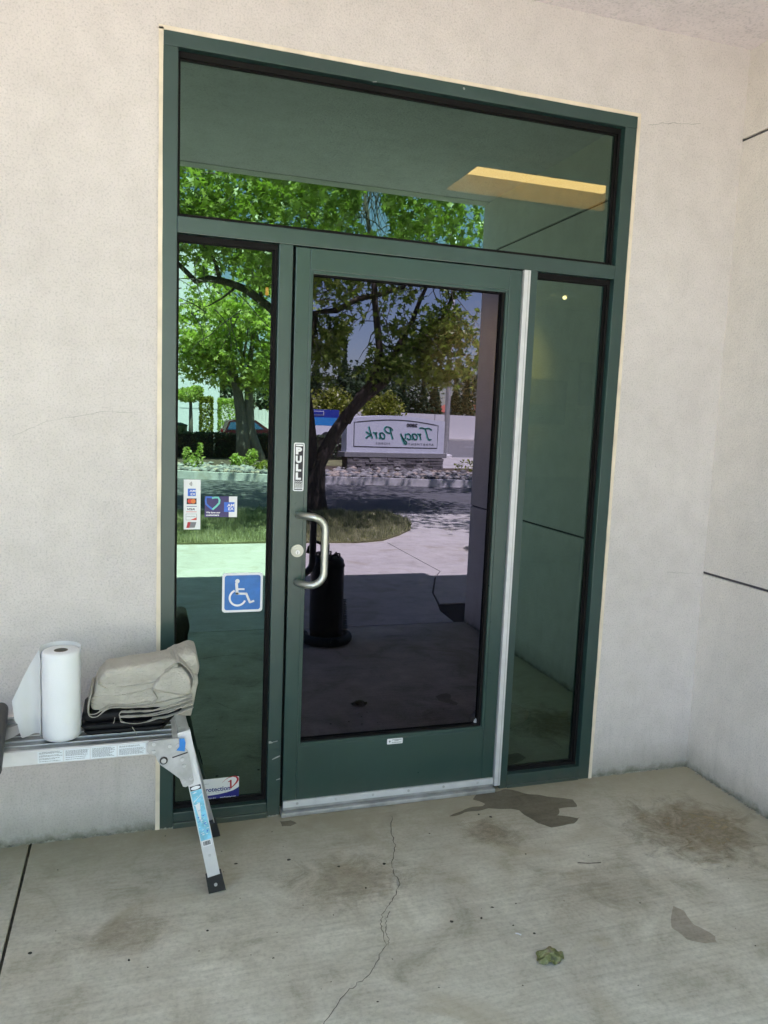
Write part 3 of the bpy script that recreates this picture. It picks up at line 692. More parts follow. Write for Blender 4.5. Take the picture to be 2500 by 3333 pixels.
# legs: channels that splay outwards
def leg(xt, xf, yt, yf, zt_, sgn, front, wd=.041, side=1):
    mb = MB(); e = .0022
    # web faces the viewer side; two flanges
    top = Vector((xt, yt, zt_)); bot = Vector((xf, yf, .018)); d = (bot-top).normalized()
    ux = Vector((1, 0, 0)); ux = (ux-d*ux.dot(d)).normalized(); uy = d.cross(ux).normalized()
    if uy.y > 0: uy = -uy       # outwards to the front
    uy *= sgn
    def plate(a0, a1, b0, b1):
        v = []
        for p in (top, bot):
            for a, b2 in ((a0, b0), (a1, b0), (a1, b1), (a0, b1)): v.append(p+ux*a+uy*b2)
        mb.add(v, [(0, 1, 2, 3), (7, 6, 5, 4), (0, 4, 5, 1), (1, 5, 6, 2), (2, 6, 7, 3), (3, 7, 4, 0)])
    plate(-wd/2, wd/2, 0, e); plate(-wd/2, -wd/2+e, -.024, 0); plate(wd/2-e, wd/2, -.024, 0)
    o = mb.build('leg', M['aluw'] if front else M['alu'], P_)
    f_ = MB(); cx, cy = xf, yf
    v = []
    for t, hw in ((-.018, .0285), (.042, .026)):
        p = bot-d*t
        c_ = p-uy*.012
        for a, b2 in ((-hw, .016), (hw, .016), (hw, -.016), (-hw, -.016)): v.append(c_+ux*a+uy*b2)
    v = [(q[0], q[1], max(q[2], .0005) if i < 4 else q[2]) for i, q in enumerate(v)]
    f_.add([(q[0], q[1], q[2]) for q in v], [(3, 2, 1, 0), (4, 5, 6, 7), (0, 1, 5, 4), (1, 2, 6, 5), (2, 3, 7, 6), (3, 0, 4, 7)])
    ft = f_.build('rubber_foot', M['black'], o)
    p = bot-d*.012+uy*.0045; MB().cyl(p, p+uy*.003, .0055, 12).build('screw', M['alu'], ft)
    p = bot-d*.115+uy*e; MB().cyl(p, p+uy*.002, .005, 12).build('rivet', M['alu'], o)
    return o, top, bot, ux, uy, d
LT = leg(.064, .172, -.420, -.455, .555, 1, True)
LB = leg(.064, .187, PB, -.092, .50, -1, False)
leg(-1.06, -1.17, -.420, -.455, .50, 1, False); leg(-1.06, -1.17, PB, -.092, .50, -1, False)
# leg label
o_, top, bot, ux, uy, d = LT
Lg = (bot-top).length
def onleg(a, t, off): return top+ux*a+d*t+uy*(.0022+off)
def legquad(mb, a0, a1, t0, t1, off): mb.add([onleg(a0, t0, off), onleg(a1, t0, off), onleg(a1, t1, off), onleg(a0, t1, off)], [(0, 3, 2, 1)])
tl = lambda zz: (top.z-zz)/(-d.z)
t0, t1 = tl(.372), tl(.185)
mb = MB(); legquad(mb, -.0175, .0175, t0+.017, t1, .0003); lg = mb.build('leg_label', M['skyblue'], P_)
mb = MB(); legquad(mb, -.0175, .0175, t0, t0+.016, .0003); 
mb.build('logo_band', M['ink'], lg)
mb = MB(); mb.add([onleg(.015*math.cos(a), t0+.008+.006*math.sin(a), .0006) for a in [2*PI*i/24 for i in range(24)]], [tuple(range(23, -1, -1))])
legquad(mb, -.015, .015, t1+.001, t1+.022, .0003)
for _ in range(34):
    a = random.uniform(-.016, .008); t = random.uniform(t0+.02, t1-.012); legquad(mb, a, a+random.uniform(.002, .010), t, t+random.uniform(.0008, .0018), .0005)
v_ = [onleg(a, t, .0005) for a, t in ((-.016, t0+.055), (.016, t0+.032), (.016, t0+.0335), (-.016, t0+.0575))]; mb.add(v_, [(0, 3, 2, 1)])
v_ = [onleg(a, t, .0005) for a, t in ((-.012, t0+.065), (.004, t0+.060), (-.003, t0+.125), (-.008, t0+.115))]; mb.add(v_, [(0, 3, 2, 1)])
mb.build('label_print', M['white'], lg)
mb = MB(); a = -.012
while a < .012: q = random.choice((.0008, .0014, .002)); legquad(mb, a, a+q, t1+.004, t1+.018, .0007); a += q+random.choice((.0008, .0013))
mb.build('barcode', M['ink'], lg)
mb = MB()
for _ in range(16):
    a = random.uniform(-.014, .008); t = random.uniform(t0+.07, t1-.02); legquad(mb, a, a+random.uniform(.002, .006), t, t+random.uniform(.001, .004), .0006)
mb.build('label_print', M['mid'], lg)

# ------------------------------------------------------------------ soft things: closed lumps from outlines
def lump(mb, top, botm, y0, y1, nu=40, ny=14, wr=.004, seed=0, fr=(18, 18, 18), flat=False):
    """cloth layer: in x between two polylines (top and bottom z), rounded front and back edges, wrinkled"""
    tx, tz = zip(*top); bx, bz = zip(*botm)
    rings = []
    for i in range(nu+1):
        t = i/nu; e = .5-.5*math.cos(PI*t) if False else t
        xa = tx[0]+(tx[-1]-tx[0])*e; za = float(np.interp(xa, tx, tz))
        xb2 = bx[0]+(bx[-1]-bx[0])*e; zb2 = float(np.interp(xb2, bx, bz))
        ring = []
        for j in range(ny*2):
            a = 2*PI*j/(ny*2)
            cy = math.copysign(abs(math.cos(a))**.30, math.cos(a)); sz = math.copysign(abs(math.sin(a))**.62, math.sin(a))
            s_ = (sz+1)/2; x = xb2+(xa-xb2)*s_; z = zb2+(za-zb2)*s_
            endf = math.sqrt(max(0, 1-(abs(2*t-1))**7))
            zc = (za+zb2)/2; z = zc+(z-zc)*(.15+.85*endf)
            yc_ = (y0+y1)/2; y = yc_+cy*(y1-y0)/2*(.8+.2*endf)
            q = Vector((x*fr[0], y*fr[1], z*fr[2]+seed*7.3))
            n1 = noise.noise(q)+.5*noise.noise(q*2.3)
            n2 = (max(0, 1-abs(noise.noise(Vector((x*11+z*26, seed*3.1, y*7+z*9)))*3.4)))**2 + .7*(max(0, 1-abs(noise.noise(Vector((x*24-z*30, seed*5.7+4, y*12)))*3.2)))**2 - .3*noise.noise(Vector((x*60, y*60, z*60)))
            ring.append(Vector((x, y, z))+Vector((0, cy, sz))*(n1*wr+n2*wr*.9))
        rings.append(ring)
    n = ny*2
    v = [p for r in rings for p in r]
    f = [(i*n+j, i*n+(j+1) % n, (i+1)*n+(j+1) % n, (i+1)*n+j) for i in range(nu) for j in range(n)]
    f += [tuple(range(n-1, -1, -1)), tuple(nu*n+j for j in range(n))]
    mb.add(v, f)
# black bag folded in three layers
B = thing('folded_bag', 'black vinyl bag folded flat under the beige drop cloth', 'bag', (-.09, -.26, zf))
for i, (x0, x1, za, zb2, ya, yb) in enumerate(((-.244, .008, zf+.001, zf+.022, -.352, -.16), (-.254, .014, zf+.020, zf+.043, -.356, -.155), (-.250, .066, zf+.041, zf+.078, -.345, -.15))):
    mb = MB(); lump(mb, [(x0, zb2), (x0+.1, zb2+.001), (x1, zb2)], [(x0, za), (x1, za)], ya, yb, 30, 10, .0016, i+1)
    mb.build('bag_layer', M['vinyl'], B, True)
mb = MB(); mb.add([(.0, -.345, zf+.004), (.012, -.34, zf+.035), (.075, -.24, zf+.055), (.055, -.20, zf+.003), (.0, -.15, zf+.004), (.01, -.16, zf+.05)], [(0, 3, 2, 1), (3, 4, 5, 2), (0, 1, 5, 4), (1, 2, 5), (0, 4, 3)]); mb.build('bag_flap', M['vinyl'], B)
# beige drop cloth
kc = N('canvas_cloth'); v = kc.coord()
wv = kc.noise(v, 700, 2); big = kc.noise(v, 12, 5, .6); cr = kc.noise(kc.coord((1, 1, 2.2), (0, .5, 0)), 34, 4, .6, 1.5)
kc.bsdf(kc.ramp(big, [(.3, (.50, .465, .405)), (.7, (.62, .585, .52))]), .95, 0, kc.bump(kc.math('ADD', kc.math('MULTIPLY', wv, .25), cr), 1.0, .010), .1)
Cc = thing('drop_cloth', 'beige canvas drop cloth bundled on top of the black bag', 'cloth', (-.06, -.25, zf+.07))
Yc = -.345
cz_ = lambda *q: [at(a*.4521, 2050+b_*.4521, Yc) for a, b_ in q]
def cl(name, top, botm, y0, y1, seed, wr=.004, nu=44):
    mb = MB(); lump(mb, cz_(*top), cz_(*botm), y0, y1, nu, 14, wr, seed)
    o = mb.build(name, kc.m, Cc, True); s_ = o.modifiers.new('s', 'SUBSURF'); s_.levels = 1; s_.render_levels = 1; return o
def clp(Yp, *a, **k_):
    global cz_
    cz_ = lambda *q: [at(x*.4521, 2050+b*.4521, Yp) for x, b in q]
    return cl(*a, **k_)
clp(-.33, 'cloth_fold', [(648, 470), (705, 350), (800, 330), (1000, 330), (1250, 300), (1390, 330)], [(636, 520), (648, 622), (700, 622), (800, 575), (1000, 600), (1250, 600), (1380, 600)], -.334, -.14, 1, .0035)
clp(-.33, 'cloth_fold', [(708, 345), (757, 292), (1000, 254), (1180, 222), (1290, 200)], [(702, 392), (780, 414), (900, 404), (1110, 378), (1290, 300)], -.335, -.19, 4, .0018)
clp(-.27, 'cloth_fold', [(1150, 262), (1240, 190), (1330, 148), (1415, 138), (1438, 230)], [(1110, 400), (1200, 430), (1300, 440), (1380, 420), (1428, 330)], -.30, -.13, 5, .004)
clp(-.34, 'cloth_fold', [(1100, 400), (1155, 335), (1230, 268), (1315, 272), (1380, 330)], [(1095, 422), (1160, 452), (1250, 472), (1330, 486), (1382, 490)], -.345, -.22, 6, .003)
clp(-.30, 'cloth_fold', [(1250, 420), (1330, 330), (1425, 300), (1430, 380)], [(1240, 600), (1320, 625), (1375, 622), (1415, 420)], -.325, -.14, 7, .004)
def fold_sheet(Yp, pts, th, y0, y1, seed, wv=.003):
    '''a thin doubled layer of cloth: the path is its front edge, run back along y'''
    P0 = [Vector(at(x*.4521, 2050+b*.4521, Yp)) for x, b in pts]; P = []
    for i in range(len(P0)-1):
        p0, p1, p2, p3 = P0[max(i-1, 0)], P0[i], P0[i+1], P0[min(i+2, len(P0)-1)]
        for q in range(7):
            t = q/7; P.append(.5*((2*p1)+(-p0+p2)*t+(2*p0-5*p1+4*p2-p3)*t*t+(-p0+3*p1-3*p2+p3)*t**3))
    P.append(P0[-1]); n = len(P); ny = 9; v_ = []
    for sgn in (1, -1):
        for i in range(n):
            t = (P[min(i+1, n-1)]-P[max(i-1, 0)]).normalized(); nn = Vector((-t.y, t.x))
            for j in range(ny):
                f = j/(ny-1); y = y0+(y1-y0)*f; hh = th/2*(.25 if j == 0 else (.75 if j == 1 else 1))
                d = noise.noise(Vector((P[i].x*22, y*16, seed)))*wv*(1 if j else .8)+noise.noise(Vector((P[i].x*60, y*50, seed+9)))*wv*.4
                q = P[i]+nn*(sgn*hh+d); yy = y+noise.noise(Vector((P[i].x*30, 0, seed+5)))*.006
                v_.append((q.x, yy, q.y))
    k0 = n*ny; f_ = []
    for i in range(n-1):
        for j in range(ny-1):
            a = i*ny+j; f_.append((a, a+1, a+ny+1, a+ny)); b = k0+a; f_.append((b, b+ny, b+ny+1, b+1))
        a = i*ny; f_.append((a, a+ny, k0+a+ny, k0+a))
    for a in (0, (n-1)*ny):
        for j in range(ny-1): f_.append((a+j, k0+a+j, k0+a+j+1, a+j+1) if a == 0 else (a+j, a+j+1, k0+a+j+1, k0+a+j))
    mb = MB(); mb.add(v_, f_); o = mb.build('cloth_fold', kc.m, Cc, True, 60); return o
fold_sheet(-.345, [(1385, 470), (1250, 505), (1050, 548), (860, 560), (770, 575), (700, 625), (655, 630), (632, 600), (640, 520), (660, 450)], .0060, -.346, -.2, 2)
fold_sheet(-.350, [(1388, 500), (1250, 545), (1100, 585), (900, 595), (868, 600), (862, 620), (900, 622), (1100, 606), (1300, 555), (1390, 520)], .0050, -.352, -.2, 3)
fold_sheet(-.354, [(1392, 530), (1250, 580), (1100, 618), (940, 630), (868, 630), (866, 652), (880, 668), (960, 672), (1100, 652), (1260, 612), (1392, 560)], .0050, -.356, -.22, 4)
fold_sheet(-.348, [(1385, 485), (1280, 470), (1180, 448), (1110, 428), (1092, 440), (1110, 470), (1128, 505), (1100, 530)], .0055, -.350, -.25, 5)
fold_sheet(-.342, [(1090, 425), (900, 470), (760, 480), (660, 500), (636, 560), (640, 610), (700, 600), (800, 552), (950, 540), (1090, 520)], .0060, -.340, -.2, 6)
fold_sheet(-.338, [(1180, 300), (1240, 255), (1290, 232), (1335, 262), (1372, 310), (1392, 360), (1380, 420)], .0065, -.340, -.2, 7)
fold_sheet(-.338, [(1110, 385), (1000, 398), (880, 412), (780, 420), (712, 400), (700, 385), (712, 372)], .0075, -.340, -.22, 8, .0015)
mb = MB(); A = lambda a, b_: (lambda q: Vector((q[0], -.352, q[1])))(at(a*.4521, 2050+b_*.4521, -.352))
mb.tube([A(940, 672), A(955, 705), A(975, 735), A(1000, 780), A(1006, 795)], [.0016, .0012, .0012, .0012, .0016], 6)
mb.build('loose_thread', kc.m, Cc)
mb = MB(); mb.tube([A(828, 630), A(822, 660), A(810, 690)], .001, 6); mb.build('loose_thread', kc.m, Cc)

# paper towel roll
Rx, Ry, R0 = -.311, -.325, .0575; zt_ = zf+.287
T = thing('paper_towel_roll', 'white paper towel roll standing on end with a loose sheet trailing left', 'paper towels', (Rx, Ry, zf))
prof = [(R0-.006, zf+.001), (R0-.001, zf+.006), (R0, zf+.02), (R0+.0005, zf+.15), (R0, zt_-.012), (R0-.002, zt_-.003), (R0-.006, zt_), (.021, zt_-.001), (.021, zf+.002)]
MB().lathe(Rx, Ry, prof, 48).build('roll', M['paper'], T, True, 50)
MB().lathe(Rx, Ry, [(.0208, zf+.002), (.0208, zt_-.0005), (.0192, zt_-.0005), (.0192, zf+.002)], 32).build('cardboard_core', M['card'], T, True, 50)
MB().lathe(Rx, Ry, [(.0192, zt_-.06), (0.0005, zt_-.06)], 24).build('core_shadow_disc', M['card'], T)
tr_ = N('loose_tissue'); pb = tr_.n('ShaderNodeBsdfDiffuse'); pb.inputs[0].default_value = (.80, .81, .83, 1); tb = tr_.n('ShaderNodeBsdfTranslucent'); tb.inputs[0].default_value = (.7, .71, .73, 1)
mx = tr_.n('ShaderNodeMixShader'); mx.inputs[0].default_value = .35; tr_.l(pb.outputs[0], mx.inputs[1]); tr_.l(tb.outputs[0], mx.inputs[2]); tr_.l(mx.outputs[0], tr_.out.inputs[0])
mb = MB(); nu, nv = 34, 16; vv = []
for i in range(nu+1):
    t = i/nu
    if t < .62:    # wrap round the back of the roll
        a = math.radians(-20+(t/.62)*215); rr = R0+.0015+.0035*t
        x, y = Rx+rr*math.cos(a), Ry+rr*math.sin(a)
        ztp = zt_+.012-.006*abs(t-.35); zbt = zf+.008
        base = (x, y)
    else:
        u = (t-.62)/.38; ex, ey = base
        x = ex-.085*u+.0; y = ey+.02*u+.012*math.sin(u*5); 
        ztp = zt_+.008-.165*u**1.15; zbt = zf+.02-.012*u
    for j in range(nv+1):
        s_ = j/nv; z = zbt+(ztp-zbt)*s_
        q = .003*noise.noise(Vector((x*30, z*25, 2)))
        bul = 0 if t < .62 else .014*math.sin(PI*s_)*((t-.62)/.38)
        vv.append((x+q+(0 if t < .62 else .028*(1-s_)*((t-.62)/.38)*(1 if s_ < .5 else .6)), y+q-bul, z))
mb.add(vv, [(i*(nv+1)+j, (i+1)*(nv+1)+j, (i+1)*(nv+1)+j+1, i*(nv+1)+j+1) for i in range(nu) for j in range(nv)])
mb.build('loose_sheet', tr_.m, T, True)
mb = MB(); pts = []
for i in range(17):
    a = i/16*PI; r = .036; pts.append((-.462+r*1.25*math.cos(a+PI*.75)*1.0, -.275+r*.9*math.sin(a+PI*.75)))
C0 = [at(*q, -.28) for q in ((30, 2345), (87, 2335), (89, 2352), (72, 2380), (45, 2389), (28, 2386))]
nn = 14; v_ = []
for i in range(nn+1):
    t = i/nn
    for j in range(9):
        s_ = j/8; x = -.505+.085*t+.008*s_; y = -.345+.11*s_+.02*t; z = zf+.004+.030*(t**2.5)+.004*math.sin(s_*3)
        rad = (t-.1)**2+(s_-.5)**2
        if t < .35: y = -.29+(y+.29)*math.sqrt(max(.02, 1-((.35-t)/.37)**2))
        v_.append((x, y, z))
mb.add(v_, [(i*9+j, (i+1)*9+j, (i+1)*9+j+1, i*9+j+1) for i in range(nn) for j in range(8)])
mb.build('sheet_end', tr_.m, T, True)

# black pipe lying across the platform at the picture's left edge
T = thing('black_pipe', 'short black plastic pipe lying across the left of the platform', 'pipe', (-.50, -.32, zf))
a, b_ = Vector((-.522, -.118, zf+.0265)), Vector((-.470, -.60, zf+.0275)); dd = (b_-a).normalized()
n = 32; rings = []
u = dd.cross(Vector((0, 0, 1))).normalized(); w_ = u.cross(dd)
mb = MB(); v_ = []
for p, r in ((a+dd*.03, .020), (a, .020), (a-dd*.001, .0225), (a, .0252), (a+dd*.004, .0255), (b_-dd*.002, .0255), (b_, .025), (b_, .0215), (b_-dd*.05, .0215), (b_-dd*.14, .021)):
    v_ += [p+(u*math.cos(2*PI*j/n)+w_*math.sin(2*PI*j/n))*r for j in range(n)]
mb.add(v_, [(i*n+j, i*n+(j+1) % n, (i+1)*n+(j+1) % n, (i+1)*n+j) for i in range(9) for j in range(n)])
mb.build('pipe_wall', plain('grey_black_plastic', (.030, .030, .031), .42, var=.1), T, True, 50)
v_ = [a+dd*.15+(u*math.cos(2*PI*j/n)+w_*math.sin(2*PI*j/n))*.0212 for j in range(n)]
MB().add(v_, [tuple(range(n))]).build('pipe_plug', M['black'], T)

# curled green leaf on the slab
kl = N('curled_leaf'); v = kl.coord(); nz = kl.noise(v, 38, 5, .6)
kl.bsdf(kl.ramp(nz, [(.3, (.05, .055, .025)), (.44, (.13, .145, .045)), (.52, (.24, .24, .11)), (.60, (.15, .11, .075)), (.72, (.36, .32, .24))]), .5, 0, kl.bump(kl.noise(v, 90, 3), .7, .006))
mb = MB(); nr_, na = 9, 40; v_ = [(1.1, -1.03, .024)]
for i in range(1, nr_+1):
    t = i/nr_
    for j in range(na):
        a = 2*PI*j/na; lob = 1+.07*math.cos(5*a+.6)+.05*math.sin(11*a)+.04*math.sin(23*a)
        r = t*.041*lob; x = 1.1+r*math.cos(a)*1.08; y = -1.03+r*math.sin(a)*.62
        z = .022*(1-t**2.2)+.003+.009*noise.noise(Vector((x*55, y*75, 3)))+.030*max(0, t-.7)*math.sin(6*a)+.014*t*max(0, math.sin(a))
        v_.append((x, y, max(z, .0015)))
f_ = [(0, 1+j, 1+(j+1) % na) for j in range(na)]+[(1+(i-1)*na+j, 1+i*na+j, 1+i*na+(j+1) % na, 1+(i-1)*na+(j+1) % na) for i in range(1, nr_) for j in range(na)]
mb.add(v_, f_); o = mb.build('curled_leaf', kl.m, None, True); tag(o, 'curled green dry leaf lying on the concrete floor', 'leaf')
s_ = o.modifiers.new('t', 'SOLIDIFY'); s_.thickness = .0008
mb = MB(); mb.tube([(1.052, -.90, .003), (1.06, -.905, .004), (1.066, -.912, .003)], .0018, 6); tag(mb.build('wood_splinter', M['white']), 'tiny white splinter beside the curled leaf', 'splinter')
mb = MB(); mb.tube([(1.46, -.60, .002), (1.50, -.615, .003), (1.545, -.62, .002)], .0013, 6); tag(mb.build('twig', M['bark']), 'thin dark twig lying on the floor right of the crack', 'twig')

exec_env = True
# ------------------------------------------------------------------ ground outside
def sheet(name, poly, z, mat, dz=.01): return tag(MB().slab(poly, z-dz, z).build(name, M[mat]), kind='structure')
sheet('ground', [(-300, -400), (300, -400), (300, 60), (-300, 60)], -.12, 'soil')
sheet('mulch_bed', [(2.3, -2.4), (7, -2.4), (7, -3.2), (2.43, -3.2), (2.34, -2.9)], -.008, 'mulch')
isl = [(-8, -6.46), (1.5, -6.47), (2.6, -6.42), (3.0, -6.6), (3.35, -7.0), (3.7, -7.5), (3.88, -8.0), (4.0, -8.6), (3.95, -9.1), (3.7, -9.35), (3.2, -9.45), (-8, -9.6)]
sheet('lawn', isl, .02, 'lawnb', .12)
sheet('walkway', [(2.5, -6.455), (9, -6.455), (9, -9.25), (3.2, -9.35), (2.5, -9.3)], -.004, 'walk')
sheet('driveway', [(-60, -9.2), (60, -9.2), (60, -22), (-60, -22)], -.02, 'asph')
# raised bed behind a kerb
_unused = [(-.6, -17.6), (-.2, -16.9), (.4, -16.45), (.9, -16.2), (2.9, -15.1), (4.3, -15.1), (7.6, -14.45), (14, -13.3)]
kb = [(-2.5, -18.6), (-.8, -17.6), (.2, -16.6), (1.2, -15.9), (2.9, -15.25), (4.4, -15.0), (7.6, -14.45), (12, -13.8)]
inner = [(x-.03, y-.17) for x, y in kb]
K = tag(MB().slab(kb+inner[::-1], -.05, .16).build('kerb', M['kerb']), kind='structure')
sheet('planting_bed', inner+[(12, -19.6), (8.9, -19.6), (8.6, -20.5), (6, -22), (6, -26), (-14, -30), (-6, -20)], .12, 'soil', .2)
sheet('lawn', [(5.2, -19.6), (8.4, -19.6), (8.9, -27), (5.2, -27)], .135, 'lawnb', .05)
sheet('pavement', [(8.95, -18.9), (40, -14), (40, -26), (8.95, -27.2)], .10, 'walk', .1)
sheet('road', [(-150, -27), (150, -27), (150, -59), (-150, -59)], .0, 'road', .03)
mb = MB()
for i in range(24): mb.box(-40+i*6, -37.5+i*6, -43.1, -42.95, .001, .006)
tag(mb.build('road_marking', M['white']), kind='structure')
sheet('pavement', [(-150, -59), (150, -59), (150, -62), (-150, -62)], .12, 'walk', .15)

# ---------------------------- leaves
def leaves_mesh(name, centers, size, mat, parent, up=.35, star=True, seed=0, sz_var=.5):
    r = np.random.default_rng(seed+11); n = len(centers)
    nrm = r.normal(size=(n, 3)); nrm[:, 2] = np.abs(nrm[:, 2])+up; nrm /= np.linalg.norm(nrm, axis=1)[:, None]
    t = r.normal(size=(n, 3)); t -= (t*nrm).sum(1)[:, None]*nrm; t /= np.linalg.norm(t, axis=1)[:, None]
    b = np.cross(nrm, t); s = size*(1+sz_var*r.uniform(-1, 1, n))
    if star:
        k = 5; ang = []; rad = []
        tipr = [1, .92, .7, .7, .92]
        for i in range(k):
            ang += [i*2*PI/k, (i+.5)*2*PI/k]; rad += [tipr[i], .36]
        loc = np.array([[0, 0, 0]]+[[q*math.cos(a), q*math.sin(a), -.16*q*q] for a, q in zip(ang, rad)])
        fc = np.array([[0, 2*i+1, 2*i+2, 2*((i+1) % k)+1] for i in range(k)]); fc = np.array([[0, (2*i) % 10 or 10, 2*i+1, 2*i+2] for i in range(k)])
    else:
        loc = np.array([[-.5, 0, 0], [0, -.28, .05], [.6, 0, 0], [0, .28, .05]]); fc = np.array([[0, 1, 2, 3]])
    m_ = len(loc)
    V = centers[:, None, :]+s[:, None, None]*(loc[None, :, 0, None]*t[:, None, :]+loc[None, :, 1, None]*b[:, None, :]+loc[None, :, 2, None]*nrm[:, None, :])
    Fc = (fc[None]+(np.arange(n)*m_)[:, None, None]).reshape(-1, 4)
    me = bpy.data.meshes.new(name); me.vertices.add(n*m_); me.vertices.foreach_set('co', V.reshape(-1).astype(np.float32))
    me.loops.add(Fc.size); me.loops.foreach_set('vertex_index', Fc.reshape(-1).astype(np.int32))
    me.polygons.add(len(Fc)); me.polygons.foreach_set('loop_start', (np.arange(len(Fc))*4).astype(np.int32)); me.polygons.foreach_set('loop_total', np.full(len(Fc), 4, np.int32))
    me.materials.append(mat); me.update(calc_edges=True); me.validate()
    o = bpy.data.objects.new(name, me); COL.objects.link(o)
    if parent is not None: o.parent = parent
    return o
def clusters(n, c, rad, per, spread, seed, reject=None, shell=.0):
    r = np.random.default_rng(seed); out = []; k = 0
    while k < n:
        p = r.normal(size=3); p /= np.linalg.norm(p); p *= r.uniform(shell, 1)**(1/2.2)
        q = np.array(c)+p*np.array(rad)
        if reject is not None and reject(q): 
            k += .2; continue
        k += 1
        out.append(q+r.normal(size=(per, 3))*np.array(spread)*r.uniform(.6, 1.25))
    return np.concatenate(out)
def V3(l, y): return [Vector((x, y+dy, z)) for x, z, dy in l]

# near forked sweetgum on the lawn island
TA = thing('sweetgum_tree', 'large forked sweetgum tree on the grass island by the driveway', 'tree', (2.75, -9.6, 0))
ya = -9.6
mb = MB()
mb.tube([(2.76, ya, -.02), (2.75, ya, .2), (2.74, ya, .45), (2.75, ya, .62), (2.79, ya, .80), (2.93, ya, 1.07), (3.05, ya, 1.30), (3.26, ya, 1.62), (3.52, ya, 1.92), (3.80, ya, 2.15), (4.04, ya, 2.44), (4.26, ya, 2.69), (4.6, ya, 2.95), (5.0, ya-.2, 3.4), (5.3, ya-.4, 4.1)], [.24, .19, .175, .17, .13, .11, .105, .10, .097, .093, .09, .082, .06, .045, .02], 14)
mb.build('trunk', M['bark'], TA, True)
def limb(pts, rr): MB().tube([Vector(p) for p in pts], rr, 9).build('limb', M['bark'], TA, True)
limb([(2.74, ya, .50), (2.68, ya, .85), (2.64, ya, 1.27), (2.58, ya, 1.70), (2.45, ya, 2.4), (2.15, ya, 3.0), (1.95, ya, 3.27), (1.55, ya, 3.52), (1.28, ya, 3.60), (.97, ya, 3.64), (.77, ya, 3.58), (.5, ya, 3.82), (.1, ya, 4.3)], [.13, .115, .105, .1, .09, .075, .068, .062, .055, .05, .042, .035, .015])
limb([(1.14, ya, 3.62), (1.07, ya, 3.87), (.93, ya, 4.06), (.80, ya, 4.25), (.6, ya, 4.8)], [.035, .03, .027, .022, .01])
limb([(1.36, ya, 3.52), (1.17, ya, 3.36), (.96, ya, 3.23)], [.02, .015, .008])
limb([(1.8, ya, 3.35), (1.75, ya, 3.8), (1.6, ya, 4.3), (1.65, ya, 5.0)], [.04, .03, .025, .012])
limb([(4.26, ya, 2.69), (4.49, ya, 2.76), (4.9, ya, 2.74), (5.33, ya, 2.75)], [.05, .042, .03, .02])
limb([(3.93, ya, 2.30), (4.10, ya, 2.40), (4.34, ya, 2.47), (4.65, ya, 2.47), (5.10, ya, 2.45)], [.06, .045, .04, .03, .02])
limb([(3.94, ya, 2.38), (4.10, ya, 2.82), (4.20, ya, 3.0), (4.33, ya, 3.26), (4.45, ya, 3.6), (4.56, ya, 3.84), (4.7, ya, 4.5)], [.07, .055, .05, .042, .035, .03, .015])
limb([(3.24, ya+.05, 1.5), (3.43, ya+.05, 1.91), (3.66, ya+.05, 2.2), (3.75, ya+.1, 2.7), (3.6, ya+.2, 3.5), (3.5, ya+.2, 4.4), (3.4, ya, 5.3)], [.07, .075, .07, .06, .05, .04, .02])
limb([(2.5, ya, 2.2), (2.62, ya+.2, 3.24), (2.96, ya+.2, 3.30), (3.33, ya+.1, 3.52), (3.77, ya, 3.64), (4.14, ya, 3.78), (4.6, ya, 4.3)], [.06, .055, .05, .045, .04, .035, .015])
limb([(2.45, ya, 2.4), (2.5, ya-.2, 3.3), (2.6, ya-.3, 4.4), (2.7, ya-.3, 5.6), (2.7, ya-.2, 6.6)], [.08, .07, .055, .04, .02])
# bare pale twigs
mb = MB(); random.seed(21)
for _ in range(230):
    x, z = random.uniform(.2, 5.6), random.uniform(3.0, 6.3); y = ya+random.uniform(-1.4, 1.6)
    p = Vector((x, y, z)); d = Vector((random.uniform(-1, 1), random.uniform(-.7, .7), random.uniform(-1, .5))).normalized(); L_ = random.uniform(.4, 1.1); pts = [p]
    for i in range(5): d = (d+Vector((random.uniform(-.4, .4), random.uniform(-.4, .4), random.uniform(-.45, .25)))).normalized(); pts.append(pts[-1]+d*L_/5)
    mb.tube(pts, [.010, .009, .007, .006, .005, .003], 5, False)
for _ in range(60):   # hanging spray in the sky gap
    p = Vector((random.uniform(3.3, 3.9), ya+random.uniform(-.5, .5), random.uniform(4.9, 5.7))); d = Vector((random.uniform(-.5, .5), random.uniform(-.3, .3), -1)).normalized(); pts = [p]
    for i in range(6): d = (d+Vector((random.uniform(-.4, .4), random.uniform(-.4, .4), random.uniform(-.3, .15)))).normalized(); pts.append(pts[-1]+d*random.uniform(.08, .16))
    mb.tube(pts, [.009, .008, .007, .006, .005, .004, .003], 5, False)
mb.build('twigs', M['bark2'], TA, True)
def rejA(q):
    x, y, z = q; t = (y+9.5)
    # perspective-free gaps in the crown (real holes)
    if z < 2.1: return True
    if 3.05 < x < 3.75 and 2.3 < z < 3.15: return True
    if 3.35 < x < 3.85 and 4.35 < z < 5.5: return True
    if x > 4.35 and 3.45 < z < 3.9 and x < 4.95: return True
    if z < 3.0 and 2.0 > x: return True
    if x < 2.3 and z < 3.1: return True
    return False
